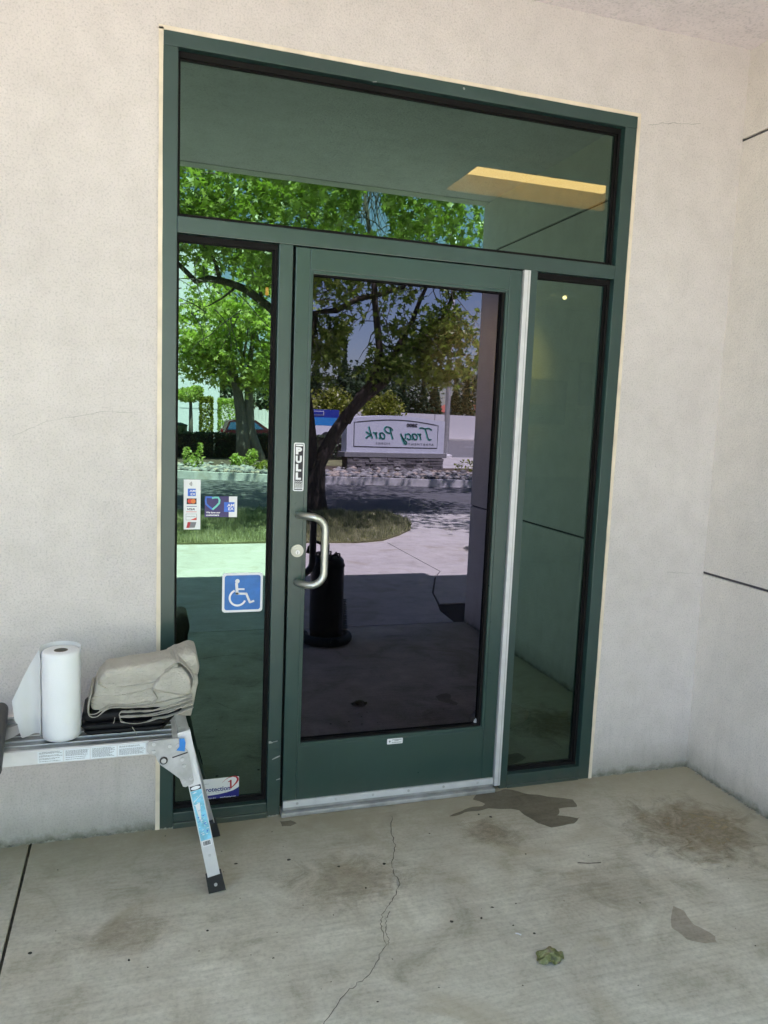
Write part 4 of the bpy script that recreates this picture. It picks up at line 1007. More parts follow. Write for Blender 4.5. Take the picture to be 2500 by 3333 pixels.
cA = np.concatenate([
    clusters(200, (3.0, -8.9, 4.75), (3.3, 2.6, 1.45), 42, (.30, .30, .20), 1, rejA),
    clusters(60, (2.6, -6.0, 5.0), (3.4, 1.0, .3), 30, (.26, .26, .1), 14),
    clusters(60, (3.4, -7.3, 4.75), (2.6, 1.3, .55), 34, (.28, .28, .16), 12),
    clusters(85, (3.8, -10.9, 7.4), (3.6, 2.4, 1.0), 34, (.32, .32, .2), 13),
    clusters(34, (2.95, -9.4, 2.75), (.45, .8, .75), 26, (.16, .2, .16), 2, lambda q: q[2] < 2.15 or q[0] > 3.3),
    clusters(56, (4.6, -9.4, 3.0), (1.1, .9, .85), 32, (.2, .22, .15), 3, lambda q: q[2] < 2.25 or (4.35 < q[0] < 4.9 and 3.4 < q[2] < 3.9)),
    clusters(26, (4.2, -9.3, 2.45), (1.3, .6, .3), 24, (.16, .16, .10), 5),
    clusters(60, (1.3, -9.4, 4.4), (1.5, 1.2, .8), 36, (.22, .25, .16), 4, rejA)])
E0 = np.array([-.08, 2.98, 1.59])     # open lanes through the crown, where one looks out under the branches to the sky
tt = (-9.5-E0[1])/(cA[:, 1]-E0[1]); qx = E0[0]+(cA[:, 0]-E0[0])*tt; qz = E0[2]+(cA[:, 2]-E0[2])*tt
keep = np.ones(len(cA), bool)
for hx, hz, ra, rb in ((3.38, 2.80, .22, .42), (3.2, 2.5, .14, .30), (2.92, 3.3, .20, .09), (4.65, 3.72, .16, .18), (5.4, 2.78, .10, .12), (3.6, 3.15, .16, .12), (3.52, 4.95, .25, .45), (3.75, 4.75, .14, .2), (1.0, 3.0, .12, .2), (.75, 2.4, .3, .35), (5.2, 3.55, .08, .12), (4.4, 3.1, .07, .1)):
    keep &= ((qx-hx)/ra)**2+((qz-hz)/rb)**2 > rng.uniform(.5, 1.15, len(cA))
cA = cA[keep]
leaves_mesh('foliage', cA-np.array([2.75, -9.6, 0]), .078, M['leafA'], TA, .3, True, 1)

# far multi-stem sweetgum in the planting bed
TB_ = thing('sweetgum_tree', 'two-stemmed young sweetgum tree in the planting bed before the hedge', 'tree', (3.2, -21.5, .1))
yb = -21.5
MB().tube([(3.12, yb, .1), (3.05, yb, .8), (3.0, yb, 1.4), (2.84, yb, 2.3), (2.6, yb, 3.4), (2.4, yb, 4.8)], [.30, .22, .19, .15, .1, .04], 10).build('trunk', M['bark2'], TB_, True)
MB().tube([(3.62, yb+.1, .05), (3.45, yb, .6), (3.26, yb, 1.15), (3.2, yb, 2.1), (3.2, yb, 2.85), (3.4, yb, 4.6)], [.22, .17, .16, .14, .1, .04], 10).build('trunk', M['bark2'], TB_, True)
for q in range(7):
    a = random.uniform(0, 6.28); MB().tube([(3.0, yb, 2.4+q*.3), (3.0+.7*math.cos(a), yb+.6*math.sin(a), 3.0+q*.35), (3.0+1.4*math.cos(a), yb+1.1*math.sin(a), 3.5+q*.4)], [.05, .035, .015], 6).build('limb', M['bark2'], TB_, True)
cB = np.concatenate([clusters(150, (3.0, yb+.2, 4.3), (2.2, 1.6, 2.0), 50, (.22, .22, .15), 8, lambda q: q[2] < 2.4), clusters(46, (1.9, yb+.2, 3.4), (.95, 1, .9), 34, (.22, .22, .16), 9), clusters(30, (3.9, yb, 2.9), (.7, .8, .5), 30, (.2, .2, .15), 10)])
leaves_mesh('foliage', cB-np.array([3.2, -21.5, .1]), .105, M['leafB'], TB_, .3, True, 2)
# more trees whose crowns fill the transom reflection
for i, (x, y, z, rx_, lab_) in enumerate(((-4.0, -21.5, 6.0, 3.0, 'broad leafy tree at the left beyond the driveway'), (9.4, -11.6, 6.2, 2.6, 'leafy tree at the right side of the driveway'))):
    T = thing('shade_tree', lab_, 'tree', (x, y, 0), 'trees around the driveway')
    MB().tube([(x, y, 0), (x+.1, y, 2), (x-.1, y, 4.5), (x, y, z)], [.24, .18, .14, .05], 10).build('trunk', M['bark'], T, True)
    cc = clusters(120, (x, y, z), (rx_, rx_*.8, 1.9), 36, (.34, .34, .24), 20+i, lambda q: q[2] < 4.0)
    leaves_mesh('foliage', cc-np.array([x, y, 0]), .12, M['leafB'], T, .3, True, 30+i)

# grass blades on the island
def inpoly(x, y, poly):
    c = False; j = len(poly)-1
    for i in range(len(poly)):
        if (poly[i][1] > y) != (poly[j][1] > y) and x < (poly[j][0]-poly[i][0])*(y-poly[i][1])/(poly[j][1]-poly[i][1])+poly[i][0]: c = not c
        j = i
    return c
r = np.random.default_rng(5); px_ = r.uniform(-1.5, 4.1, 90000); py_ = r.uniform(-9.6, -6.42, 90000)
ok = np.array([inpoly(a, b2, isl) for a, b2 in zip(px_, py_)]); px_, py_ = px_[ok], py_[ok]; n = len(px_)
cl_ = np.array([noise.noise(Vector((a*2.2, b2*2.2, 0)))+.6*noise.noise(Vector((a*7, b2*7, 4))) for a, b2 in zip(px_, py_)])
h = r.uniform(.02, .075, n)*np.clip(1+1.3*cl_, .35, 2.2)*np.where(r.random(n) > .985, 2.2, 1); an = r.uniform(0, 6.28, n); lx, ly = r.normal(0, .02, n), r.normal(0, .02, n)
base = np.stack([px_, py_, np.full(n, .018)], 1); dx = np.stack([np.cos(an), np.sin(an), np.zeros(n)], 1)*.004
V = np.stack([base-dx, base+dx, base+np.stack([lx, ly, h], 1)], 1).reshape(-1, 3)
me = bpy.data.meshes.new('grass'); me.vertices.add(len(V)); me.vertices.foreach_set('co', V.reshape(-1).astype(np.float32)); me.loops.add(len(V)); me.loops.foreach_set('vertex_index', np.arange(len(V), dtype=np.int32))
me.polygons.add(n); me.polygons.foreach_set('loop_start', np.arange(n, dtype=np.int32)*3); me.polygons.foreach_set('loop_total', np.full(n, 3, np.int32)); me.materials.append(M['grassm']); me.update(calc_edges=True)
tag(link := bpy.data.objects.new('grass', me), kind='stuff'); COL.objects.link(link)

# river rocks
def rock_mesh(seed):
    b = bmesh.new(); bmesh.ops.create_icosphere(b, subdivisions=1, radius=1); rr = random.Random(seed)
    sx, sy, sz = rr.uniform(.8, 1.3), rr.uniform(.7, 1.1), rr.uniform(.45, .7)
    v = [(q.co.x*sx, q.co.y*sy, q.co.z*sz) for q in b.verts]; f = [tuple(z.index for z in q.verts) for q in b.faces]; b.free(); return v, f
protos = [rock_mesh(i) for i in range(5)]
mb = MB(); random.seed(9)
for _ in range(1500):
    x = random.uniform(.2, 10.5); yk = float(np.interp(x, [p[0] for p in kb], [p[1] for p in kb]))
    y = yk-.28-abs(random.gauss(0, 1.25)); 
    if y < yk-4.2: continue
    s_ = random.uniform(.05, .12); v_, f_ = random.choice(protos); a = random.uniform(0, 6.28); ca, sa = math.cos(a), math.sin(a)
    mb.cur = random.choice((0, 0, 1, 2)); mb.add([(x+s_*(p*ca-q*sa), y+s_*(p*sa+q*ca), .14+s_*.3+s_*z) for p, q, z in v_], f_)
tag(mb.build('river_rocks', [plain('grey_rock', (.34, .33, .31), .85, var=.3, vs=5), plain('tan_rock', (.42, .35, .28), .85, var=.3, vs=5), plain('dark_rock', (.17, .165, .16), .85, var=.3, vs=5)], None, True), kind='stuff')

# monument sign
SG = thing('monument_sign', 'low monument sign reading 2800 Tracy Park Apartment Homes on a stacked stone base', 'sign', (7.1, -18.65, .12))
ang = math.atan2(-.68, 3.29); SG.rotation_euler = (0, 0, ang)
SG['_o'] = (0., 0., 0.)
# built in the sign's own frame: u along x (left end of its face seen from the door is -u), face at +y
mb = MB(); top = [(-1.62, .50), (1.66, .50)]+[(1.66-t*3.28, 1.545-.12+.25*math.sin(PI*(.12+.80*(1-t))) if False else 1.44+.13*math.sin(PI*t)**1.0*1.0+(.02 if t < .1 else 0)) for t in np.linspace(0, 1, 20)]
mb.prism([(a, b_) for a, b_ in top], -.16, .16); mb.build('sign_panel', plain('sign_paint', (.68, .70, .76), .7, var=.04), SG)
MB().box(-1.70, 1.74, -.22, .22, .36, .50, .01).build('capping', plain('sign_cap', (.26, .26, .26), .7), SG)
MB().box(-1.58, 1.62, -.17, .17, -.12, .355).build('core', M['soil'], SG)
stone = plain('stack_stone', (.26, .245, .24), .9, var=.35, vs=4, bump=.5); stone2 = plain('stack_stone_dark', (.15, .14, .145), .9, var=.35, vs=4, bump=.5)
random.seed(4); z = -.10; first = {}
while z < .33:
    hh = random.choice((.055, .07, .085)); x = -1.6
    if z+hh > .352: hh = .352-z
    while x < 1.62:
        L_ = min(random.uniform(.16, .42), 1.64-x)
        if L_ < .03: break
        MB().box(x+.003, x+L_-.003, .15, .19+random.uniform(0, .045), z+.003, z+hh-.003).build('stone', random.choice((stone, stone2, stone)), SG)
        x += L_
    z += hh
mb = MB(); fy = .161
fr = [(-1.40, .66), (1.42, .66)]+[(1.42-t*2.82, 1.335+.115*math.sin(PI*t)) for t in np.linspace(0, 1, 20)]+[(-1.40, .66)]
stroke(mb, fr, .022, fy, fy+.006); mb.build('border_line', M['ink'], SG)
mb = MB(); text(mb, '2800', .50, 1.315, fy+.008, width=.38, height=.10, offset=.002, flip=True); mb.build('lettering', M['ink'], SG)
# hand-drawn script for the name (strokes, reading from +u... mirrored so it reads from the door)
def script(mb, strokes, ox, oz, k, wd, yy, kz=.168):
    for st in strokes:
        pts = []
        for i in range(len(st)-1):
            p0 = Vector(st[max(i-1, 0)]); p1 = Vector(st[i]); p2 = Vector(st[i+1]); p3 = Vector(st[min(i+2, len(st)-1)])
            for q in range(4):
                t = q/4; pts.append(.5*((2*p1)+(-p0+p2)*t+(2*p0-5*p1+4*p2-p3)*t*t+(-p0+3*p1-3*p2+p3)*t**3))
        pts.append(Vector(st[-1]))
        P2 = [(ox-(p.x+p.y*.18)*k, oz+p.y*kz) for p in pts]
        stroke(mb, P2, wd, yy, yy+.004)
Tt = [[(0, 1.75), (.5, 2.05), (1.1, 1.95), (1.7, 2.1), (2.1, 2.0)], [(1.15, 1.95), (1.0, 1.2), (.9, .4), (.7, .05), (.3, .1)]]
def rr_(x): return [[(x, .9), (x+.2, 1.0), (x+.2, .5), (x+.15, 0)], [(x+.2, .6), (x+.4, .95), (x+.65, 1.0)]]
def aa(x): return [[(x+.75, .85), (x+.4, 1.02), (x+.05, .7), (x+.05, .25), (x+.3, 0), (x+.65, .2), (x+.78, .95), (x+.78, .2), (x+1.0, .05)]]
def cc_(x): return [[(x+.65, .85), (x+.35, 1.0), (x+.05, .65), (x+.1, .15), (x+.4, 0), (x+.75, .2)]]
def yy_(x): return [[(x, 1.0), (x+.1, .3), (x+.4, .05), (x+.7, .5), (x+.8, 1.0), (x+.65, .1), (x+.4, -.7), (x+.05, -.75), (x+.1, -.4), (x+.6, .0)]]
Pp = lambda x: [[(x+.35, 1.9), (x+.25, 1.0), (x+.1, 0)], [(x-.1, 1.5), (x+.3, 1.95), (x+.9, 2.05), (x+1.25, 1.6), (x+.9, 1.1), (x+.35, 1.0)]]
kk = lambda x: [[(x+.25, 2.0), (x+.15, 1.0), (x, 0)], [(x+.85, 1.1), (x+.2, .55), (x+.6, .35), (x+1.0, 0)]]
word = Tt+rr_(2.0)+aa(2.75)+cc_(3.85)+yy_(4.7)+Pp(6.9)+aa(8.3)+rr_(9.5)+kk(10.4)
mb = MB(); script(mb, word, 1.27-.02, .895, .200, .048, fy); mb.build('lettering', M['teal'], SG)
mb = MB(); script(mb, word, 1.27, .90, .200, .030, fy+.005); mb.build('lettering', plain('dark_green_letters', (.01, .09, .06), .5), SG)
mb = MB(); text(mb, 'APARTMENT', .84, .765, fy+.008, width=.90, height=.062, space=1.3, flip=True); text(mb, 'HOMES', -.47, .765, fy+.008, width=.46, height=.062, space=1.3, flip=True); mb.build('lettering', M['ink'], SG)
for o in list(SG.children): pass

# the sign faces the door: u axis runs to the viewer's left, so mirror lettering positions about the panel centre
# hedge, topiary, shrubs
def leafy(name, label, cat, loc, boxes, size, mat, stem=None, group=None, n=2500, seed=0, ell=True):
    T = thing(name, label, cat, loc, group); C_ = []
    r = np.random.default_rng(seed)
    for (cx, cy, cz), (rx_, ry_, rz_) in boxes:
        if ell: p = r.normal(size=(n, 3)); p /= np.linalg.norm(p, axis=1)[:, None]; p *= r.uniform(.55, 1, n)[:, None]
        else:
            p = r.uniform(-1, 1, (n, 3)); k_ = r.integers(0, 3, n); m__ = np.arange(n); p[m__, k_] = np.sign(p[m__, k_])*r.uniform(.75, 1, n)
        C_.append(np.array([cx, cy, cz])+p*np.array([rx_, ry_, rz_]))
    leaves_mesh('foliage', np.concatenate(C_)-np.array(loc), size, mat, T, .2, False, seed)
    if stem: MB().tube([Vector(q) for q in stem[0]], stem[1], 8).build('stem', M['bark2'], T, True)
    return T
for i, (x0, x1, lab_) in enumerate(((-3, 2.3, 'long clipped dark hedge left of the two-stemmed tree'), (2.3, 7.2, 'clipped dark hedge right of the two-stemmed tree'))):
    o = leafy('hedge', lab_, 'hedge', ((x0+x1)/2, -22.9, .1), [(((x0+x1)/2, -22.9, .52), ((x1-x0)/2, .35, .42))], .075, M['leafC'], None, 'hedges', 9000, 40+i, False)
    MB().box(x0+.06, x1-.06, -23.2, -22.6, .1, .88).build('hedge_core', M['mulch'], o)
leafy('cloud_pruned_tree', 'small pruned tree with a bare pale stem before the white building', 'tree', (2.0, -30, .1), [((1.9, -30, 2.25), (.6, .5, .32)), ((2.2, -30, 2.45), (.3, .3, .2))], .10, M['leafB'], ([(2.0, -30, .1), (2.0, -30, 1.2), (1.98, -30, 2.2)], [.10, .08, .05]), None, 1600, 50)
leafy('column_shrub', 'tall columnar green shrub before the white building', 'shrub', (2.6, -30, .1), [((2.6, -30, 1.3), (.26, .26, .92))], .10, M['leafD'], None, 'columnar shrubs', 3500, 51, False)
leafy('column_shrub', 'darker columnar shrub right of the tall green one', 'shrub', (3.6, -31, .1), [((3.6, -31, 1.3), (.42, .3, .9))], .10, M['leafB'], None, 'columnar shrubs', 3500, 52, False)
leafy('low_shrub', 'low leafy shrub in the river rocks at the foot of the tree', 'shrub', (2.7, -18.4, .12), [((2.7, -18.4, .26), (.30, .25, .16)), ((2.9, -18.2, .42), (.18, .15, .26)), ((2.45, -18.3, .3), (.16, .2, .2))], .09, M['leafB'], None, 'low shrubs among the rocks', 180, 53)
leafy('low_shrub', 'upright young shrub at the left end of the kerb', 'shrub', (1.25, -17.0, .12), [((1.25, -17.0, .32), (.14, .15, .24)), ((1.4, -17.0, .5), (.10, .1, .36)), ((1.1, -17.1, .45), (.12, .12, .26))], .09, M['leafB'], None, 'low shrubs among the rocks', 90, 54)
leafy('low_shrub', 'small grassy shrub among rocks near the kerb', 'shrub', (3.0, -16.4, .12), [((3.0, -16.4, .28), (.3, .25, .16))], .09, M['leafD'], None, 'low shrubs among the rocks', 220, 55)
leafy('low_shrub', 'sparse shrub right of the monument sign', 'shrub', (8.9, -17.4, .12), [((8.9, -17.4, .33), (.4, .25, .2))], .07, M['leafD'], None, 'low shrubs among the rocks', 170, 56)
leafy('entry_shrub', 'clipped reddish green shrub just outside the porch corner', 'shrub', (3.98, -5.6, 0), [((4.3, -5.6, .40), (.42, .5, .40))], .05, M['leafD'], None, None, 4500, 57)
MB().lathe(1.62, -31, [(.0, .1), (.26, .1), (.30, .95), (.33, 1.0), (.31, 1.03), (.05, 1.12), (0, 1.12)], 16).build('bin', M['leafC'], None, True)
tag([o for o in COL.objects if o.name == 'bin'][0], 'dark green round litter bin before the white building', 'litter bin')

# white building
BW = thing('office_building', 'large white building behind the trees', 'building', (-3, -45, 0))
MB().box(-14, 4.6, -60, -45, 0, 11).build('wall', plain('white_render', (.74, .75, .76), .8, var=.04, vs=1), BW)
MB().box(-14, 2.30, -45.25, -45.003, 0, 10.4).build('projecting_bay', plain('grey_render', (.52, .55, .56), .8, var=.04, vs=1), BW)
for z in (1.78, 3.55, 5.3, 7.0): MB().box(2.31, 4.6, -45.0, -44.985, z, z+.03).build('panel_joint', plain('panel_joint', (.35, .37, .38), .8), BW)
leafm = M['leafC']
# street light
LP = thing('street_lamp', 'tall grey street lamp post on a concrete foot right of the sign', 'street lamp', (12.12, -26.9, .1))
MB().tube([(12.12, -26.9, .2), (12.12, -26.9, 4), (12.12, -26.9, 9)], [.115, .095, .06], 14).build('post', plain('galvanised_post', (.45, .46, .48), .5, .3), LP, True)
MB().lathe(12.12, -26.9, [(.28, .1), (.28, .2), (.17, .24), (0, .24)], 16).build('foot', M['kerb'], LP)
MB().tube([(12.12, -26.9, 8.9), (12.12, -28, 9.5), (12.12, -29.4, 9.6)], [.05, .04, .04], 8).build('arm', M['alu'], LP); MB().box(11.98, 12.26, -30, -29.3, 9.5, 9.66, .03).build('lamp_head', M['alu'], LP)

# parked car behind the hedge
CR = thing('parked_car', 'dark red parked car half hidden behind the hedge', 'car', (3.6, -26.2, 0))
def carprof(y0, y1): pass
mb = MB(); body = [(2.70, .35), (2.68, .75), (2.78, .92), (3.3, .98), (5.6, 1.0), (6.9, .88), (7.0, .6), (6.95, .35)]
mb.prism(body, -27.0, -25.4); mb.build('body', plain('red_car_paint', (.055, .012, .018), .25), CR)
mb = MB(); mb.prism([(2.86, .93), (3.12, 1.30), (3.4, 1.36), (4.7, 1.36), (5.6, 1.0), (2.9, .95)], -26.85, -25.55); mb.build('cabin', plain('car_roof', (.07, .02, .025), .3), CR)
mb = MB(); mb.prism([(3.02, 1.0), (3.2, 1.27), (3.95, 1.29), (3.98, 1.02)], -25.549, -25.53); mb.prism([(4.05, 1.02), (4.03, 1.29), (4.65, 1.28), (5.2, 1.03)], -25.549, -25.53); mb.build('window', plain('car_glass', (.05, .13, .25), .12), CR)
MB().box(2.60, 2.75, -25.5, -25.35, .90, 1.02, .02).build('mirror', plain('mirror_paint', (.16, .02, .03), .25), CR)
for x in (3.5, 6.1): MB().cyl((x, -25.38, .33), (x, -25.6, .33), .33, 20).build('wheel', M['black'], CR)
CR.scale = (.62, 1, 1); CR.location = (3.35, -26.2, 0)

# blue lorry with printed side
BT = thing('box_truck', 'blue box truck with a printed panel passing on the road', 'truck', (9.5, -40, 0))
MB().box(8.3, 10.9, -41.2, -40, .62, 1.95, .02).build('box_body', plain('truck_blue', (.02, .04, .30), .4), BT)
MB().box(8.4, 10.88, -40.0, -39.98, 1.05, 1.50).build('panel', plain('truck_light_blue', (.03, .25, .60), .4), BT)
MB().box(8.3, 10.9, -41.15, -39.97, .30, 1.04).build('skirt', M['white'], BT)
mb = MB(); mb.box(9.33, 10.0, -39.99, -39.975, 1.62, 1.86); mb.build('logo_panel', M['white'], BT)
MB().box(9.36, 9.97, -39.975, -39.965, 1.65, 1.83).build('logo_field', plain('truck_blue2', (.02, .04, .30), .4), BT)
MB().box(7.1, 8.25, -41.1, -40.05, .35, 1.6, .05).build('cab', M['white'], BT)
for x in (7.7, 10.2): MB().cyl((x, -39.95, .35), (x, -40.25, .35), .35, 18).build('wheel', M['black'], BT)

# far white boundary wall with piers and a stepped board fence
WL = thing('boundary_wall', 'long white boundary wall across the road', 'wall', (40, -60, 0))
for i in range(22): MB().box(20.5+i*4, 24.45+i*4, -60.1, -59.9, .12, 2.08 if i > 1 else 2.15, .01).build('wall_panel', plain('white_block', (.66, .64, .62), .85, var=.05) if i == 0 else bpy.data.materials['white_block'], WL)
FN = thing('board_fence', 'white board fence with uneven tops across the road', 'fence', (12, -60, 0))
random.seed(14)
for i in range(60): MB().box(2.0+i*.3, 2.29+i*.3, -60.06, -60, .12, 2.0+random.uniform(-.12, .25)).build('board', bpy.data.materials['white_block'], FN)
# trees beyond
def cyp(seed, h, r0):
    T = thing('cypress_tree', '', 'tree', (0, 0, 0), 'dark cypresses beyond the boundary wall'); n = 2600; r = np.random.default_rng(seed)
    z = r.uniform(.02, 1, n); a = r.uniform(0, 6.28, n); rad = r0*(np.sin(np.clip(z*1.15+.12, 0, 1.0)*PI)**.6*(1-z*.75)+.03)*r.uniform(.6, 1.08, n)
    P3 = np.stack([rad*np.cos(a), rad*np.sin(a), .4+z*h], 1)
    leaves_mesh('crown', P3, .38, M['leafC'], T, 0, False, seed); MB().tube([(0, 0, 0), (0, 0, h*.8)], [.15, .04], 6).build('trunk', M['bark'], T); return T
def rnd(seed, R, mat, nm, grp, hz=1.0):
    T = thing(nm, '', 'tree', (0, 0, 0), grp); 
    cc = clusters(60, (0, 0, 2.6*hz), (R, R, 1.6*hz), 60, (.35, .35, .3), seed); leaves_mesh('crown', cc, .24, mat, T, .2, False, seed)
    MB().tube([(0, 0, 0), (0, 0, 2.4*hz)], [.2, .1], 7).build('trunk', M['bark'], T); return T
c0 = cyp(60, 8, .95)
places = [(17.3, -64, 1.0, 'tallest dark cypress left of the forked trunk'), (15.2, -66, .95, 'slim dark cypress at the left above the fence'), (18.9, -65, .72, 'cypress just right of the tallest one'), (23.6, -66, .62, 'cypress above the left of the sign'), (25.2, -65, .66, 'cypress above the sign middle'), (26.8, -66, .70, 'cypress behind the street lamp'), (28.4, -65, .68, 'cypress right of the street lamp'), (30.0, -66, .74, 'cypress near the porch wall edge'), (31.8, -65, .74, 'last cypress at the right edge'), (22.0, -67, .6, 'short cypress behind the green tree'), (13.0, -67, .8, 'cypress at the far left of the road')]
for i, (x, y, s_, lab_) in enumerate(places):
    o = c0 if i == 0 else copy_tree(c0); o.location = (x, y, 0); o.scale = (s_*1.35 if i > 2 else s_, s_*1.35 if i > 2 else s_, s_*1.02); o.rotation_euler.z = i*1.3; o['label'] = lab_
t0 = rnd(70, 2.2, M['leafC'], 'evergreen_tree', 'round evergreens beyond the fence'); 
for i, (x, y, s_, lab_) in enumerate(((11.5, -63, 1.3, 'broad evergreen above the blue truck'), (19.5, -66, 1.5, 'broad evergreen behind the leaning trunk'), (24, -70, 1.6, 'broad evergreen behind the sign'), (34, -68, 1.8, 'broad evergreen at the right behind the wall'), (6, -66, 1.9, 'large evergreen at the far left'), (0, -70, 2.2, 'evergreen behind the parked cars'), (42, -70, 2.0, 'evergreen farthest to the right behind the wall'))):
    o = t0 if i == 0 else copy_tree(t0); o.location = (x, y, 0); o.scale = (s_, s_, s_*.95); o.rotation_euler.z = i; o['label'] = lab_
t1 = rnd(71, 1.3, M['leafD'], 'street_tree', 'small bright trees along the road', .85)
for i, (x, y, s_, lab_) in enumerate(((13.4, -52, 1.0, 'small yellow green tree left of the leaning trunk'), (17.2, -52, .95, 'small bright green tree right of the leaning trunk'), (10.2, -50, .95, 'small tree above the blue truck'))):
    o = t1 if i == 0 else copy_tree(t1); o.location = (x, y, 0); o.scale = (s_,)*3; o.rotation_euler.z = i*2; o['label'] = lab_
HS = thing('house', 'house with a red tiled gable roof beyond the boundary wall', 'house', (36, -80, 0))
MB().box(33.4, 39, -84, -80, 0, 2.7).build('wall', plain('house_wall', (.60, .52, .45), .8), HS)
MB().prism([(33.0, 2.55), (39.4, 2.55), (36.2, 4.0)], -79.6, -84.4).build('roof', plain('red_tile', (.50, .14, .09), .8), HS)

# ------------------------------------------------------------------ tank with coiled hose standing on the walk behind the viewer
TK = thing('spray_tank', 'black cylindrical tank standing on the porch floor, mirrored in the door', 'tank', (1.20, -2.27, 0))
MB().lathe(1.20, -2.27, [(0, .002), (.112, .002), (.116, .02), (.114, .07), (.118, .075), (.120, .12), (.120, .56), (.116, .59), (.10, .61), (.05, .62), (0, .62)], 40).build('tank_body', plain('black_tank', (.012, .012, .014), .32), TK, True, 40)
MB().lathe(1.20, -2.27, [(.1215, .545), (.1235, .55), (.1235, .56), (.1215, .565)], 40).build('rim', M['black'], TK, True)
mb = MB()
for i in range(9):
    a = i*.7; mb.tube([(1.20+.09*math.cos(a), -2.27+.09*math.sin(a), .60), (1.20+.085*math.cos(a+.15), -2.27+.085*math.sin(a+.15), .632), (1.20+.07*math.cos(a+.4), -2.27+.07*math.sin(a+.4), .636), (1.20+.05*math.cos(a+.5), -2.27+.05*math.sin(a+.5), .62)], .006, 6)
mb.tube([(1.16, -2.27, .62), (1.155, -2.27, .70), (1.11, -2.26, .72), (1.06, -2.25, .68), (1.05, -2.25, .64)], .012, 8); mb.cyl((1.19, -2.27, .61), (1.19, -2.27, .70), .022)
mb.build('valve_fitting', M['black'], TK)
HO = thing('coiled_hose', 'dark teal coiled air hose looped round the foot of the black tank', 'hose', (1.2, -2.27, 0))
mb = MB(); pts = []
for i in range(1100):
    t = i/1100; A_ = math.radians(205-min(t, .8)/.8*225); w1 = i*.42; rr = .029+.0
    if t < .8: cx, cy, cz_h = 1.20+.158*math.cos(A_), -2.27+.158*math.sin(A_), .034
    else:
        u_ = (t-.8)/.2; cx, cy, cz_h = 1.20+.158*math.cos(math.radians(-20))-.02*u_, -2.27+.158*math.sin(math.radians(-20)), .034+.26*u_
    if t < .8: pts.append((cx+rr*math.cos(w1)*math.cos(A_), cy+rr*math.cos(w1)*math.sin(A_), cz_h+rr*math.sin(w1)))
    else: pts.append((cx+rr*math.cos(w1), cy+rr*math.sin(w1), cz_h))
mb.tube(pts, .0046, 5); mb.build('hose_tube', plain('teal_hose', (.01, .05, .06), .35), HO, True)

# ------------------------------------------------------------------ lobby behind the glass
RM = thing('lobby_room', None, None, kind='structure')
lw = plain('lobby_wall', (.55, .47, .30), .85, var=.05); 
MB().box(-3, 5.6, .17, 5.6, -.02, 0).build('lobby_floor', plain('lobby_carpet', (.06, .055, .045), .95), RM)
MB().box(-3, 5.6, 5.0, 5.15, 1.0, 3.3).build('lobby_wall', lw, RM); MB().box(-3, 5.6, 4.985, 5.15, 0, .998).build('dado_panel', plain('dado', (.18, .17, .10), .8), RM)
MB().box(5.2, 5.3, .17, 5.0, 0, 3.3).build('lobby_wall', lw, RM); MB().box(-3, -2.9, .17, 5.0, 0, 3.3).build('lobby_wall', lw, RM)
X0, X1, Ya, Yb = 1.59, 2.62, .945, 1.39
mb = MB(); mb.box(-3, X0-.001, .17, 5, 2.9, 2.904); mb.box(X1+.001, 5.3, .17, 5, 2.9, 2.904); mb.box(X0-.001, X1+.001, .17, Ya-.001, 2.9, 2.904); mb.box(X0-.001, X1+.001, Yb+.001, 5, 2.9, 2.904); mb.box(-3, 5.3, .17, 5, 3.30, 3.34)
mb.build('lobby_ceiling', plain('lobby_ceiling', (.35, .34, .28), .9), RM)
LT_ = thing('ceiling_light', 'warm recessed ceiling light seen through the transom glass', 'ceiling light', (2.1, 1.17, 3.0))
cm = plain('light_box_side', (.42, .33, .16), .8)
mb = MB(); mb.box(X0-.02, X0, Ya, Yb, 2.905, 3.22); mb.box(X1, X1+.02, Ya, Yb, 2.905, 3.22); mb.box(X0, X1, Ya-.02, Ya, 2.905, 3.22); mb.box(X0, X1, Yb, Yb+.02, 2.905, 3.22); mb.build('light_box', cm, LT_)
MB().box(X0+.001, X1-.001, Ya+.001, Yb-.001, 3.003, 3.018).build('diffuser', emit('warm_diffuser', (1, .46, .25), 2.3), LT_)
SP = thing('spot_lamp', 'small lit spot lamp on a disc mount seen through the right side window', 'lamp', (3.745, 3.7, 2.9))
sx_, sy_ = 3.745, 3.7; sz_ = 2.80
MB().lathe(sx_, sy_, [(0, sz_+.03), (.14, sz_+.015), (.145, sz_+.008), (.03, sz_), (0, sz_)], 24).build('lamp_disc', M['aluw'], SP, True)
MB().cyl((sx_, sy_, sz_+.03), (sx_, sy_, 2.9), .02, 12).build('stem', M['aluw'], SP)
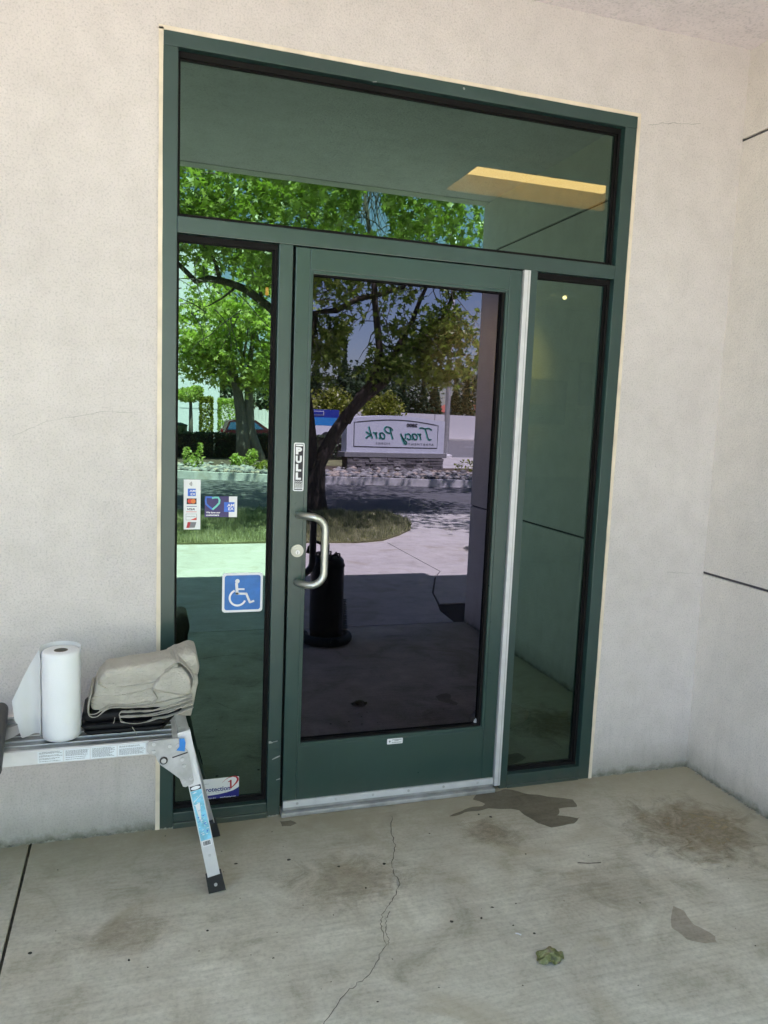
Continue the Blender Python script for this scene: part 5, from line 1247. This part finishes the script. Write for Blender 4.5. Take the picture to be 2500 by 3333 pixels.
MB().lathe(sx_, sy_, [(0, sz_-.002), (.020, sz_-.004), (.017, sz_-.024), (0, sz_-.03)], 16).build('bulb', emit('spot_bulb', (1, .6, .4), 5), SP)
ld = bpy.data.lights.new('spot_light', 'SPOT'); ld.energy = 60; ld.color = (1, .72, .35); ld.spot_size = math.radians(70); ld.spot_blend = .9; ld.shadow_soft_size = .03
lo2 = bpy.data.objects.new('spot_light', ld); lo2.parent = SP; COL.objects.link(lo2); lo2.location = (0, .02, -.18); lo2.rotation_euler = (math.radians(68), 0, math.radians(4))
for i, (x0, x1, z0, z1, lab_) in enumerate(((3.75, 4.585, 1.60, 2.10, 'wide framed picture on the lobby wall'), (4.75, 5.15, 1.83, 2.32, 'smaller framed picture at the right of the lobby wall'))):
    T = thing('framed_picture', lab_, 'picture', ((x0+x1)/2, 4.98, z0), 'pictures on the lobby wall')
    MB().box(x0, x1, 4.96, 4.995, z0, z1, .004).build('frame', plain('dark_frame', (.05, .045, .04), .5), T)
    MB().box(x0+.02, x1-.02, 4.955, 4.96, z0+(z1-z0)*.45, z1-.02).build('print_upper', plain('print_sky', (.22, .20, .18), .6, var=.3, vs=4), T)
    MB().box(x0+.02, x1-.02, 4.955, 4.96, z0+.02, z0+(z1-z0)*.449).build('print_lower', plain('print_hill', (.06, .10, .08), .6, var=.3, vs=4), T)
for i, (x, y, z, lab_) in enumerate(((.93, 3.6, 2.60, 'amber glass pendant lamp in the lobby, nearer the side window post'), (.83, 2.6, 2.55, 'amber pendant lamp hanging from a round ceiling plate'))):
    T = thing('pendant_lamp', lab_, 'lamp', (x, y, 2.9), 'pendant lamps in the lobby')
    MB().lathe(x, y, [(0, 2.899), (.09, 2.897), (.085, 2.87), (0, 2.865)], 24).build('ceiling_plate', M['greyink'], T)
    MB().cyl((x, y, z), (x, y, 2.87), .008, 8).build('rod', M['greyink'], T)
    MB().lathe(x, y, [(.010, z+.02), (.013, z+.01), (.015, z-.04), (0, z-.045)], 16).build('amber_shade', emit('amber_glow', (1, .32, .12), 1.3), T)
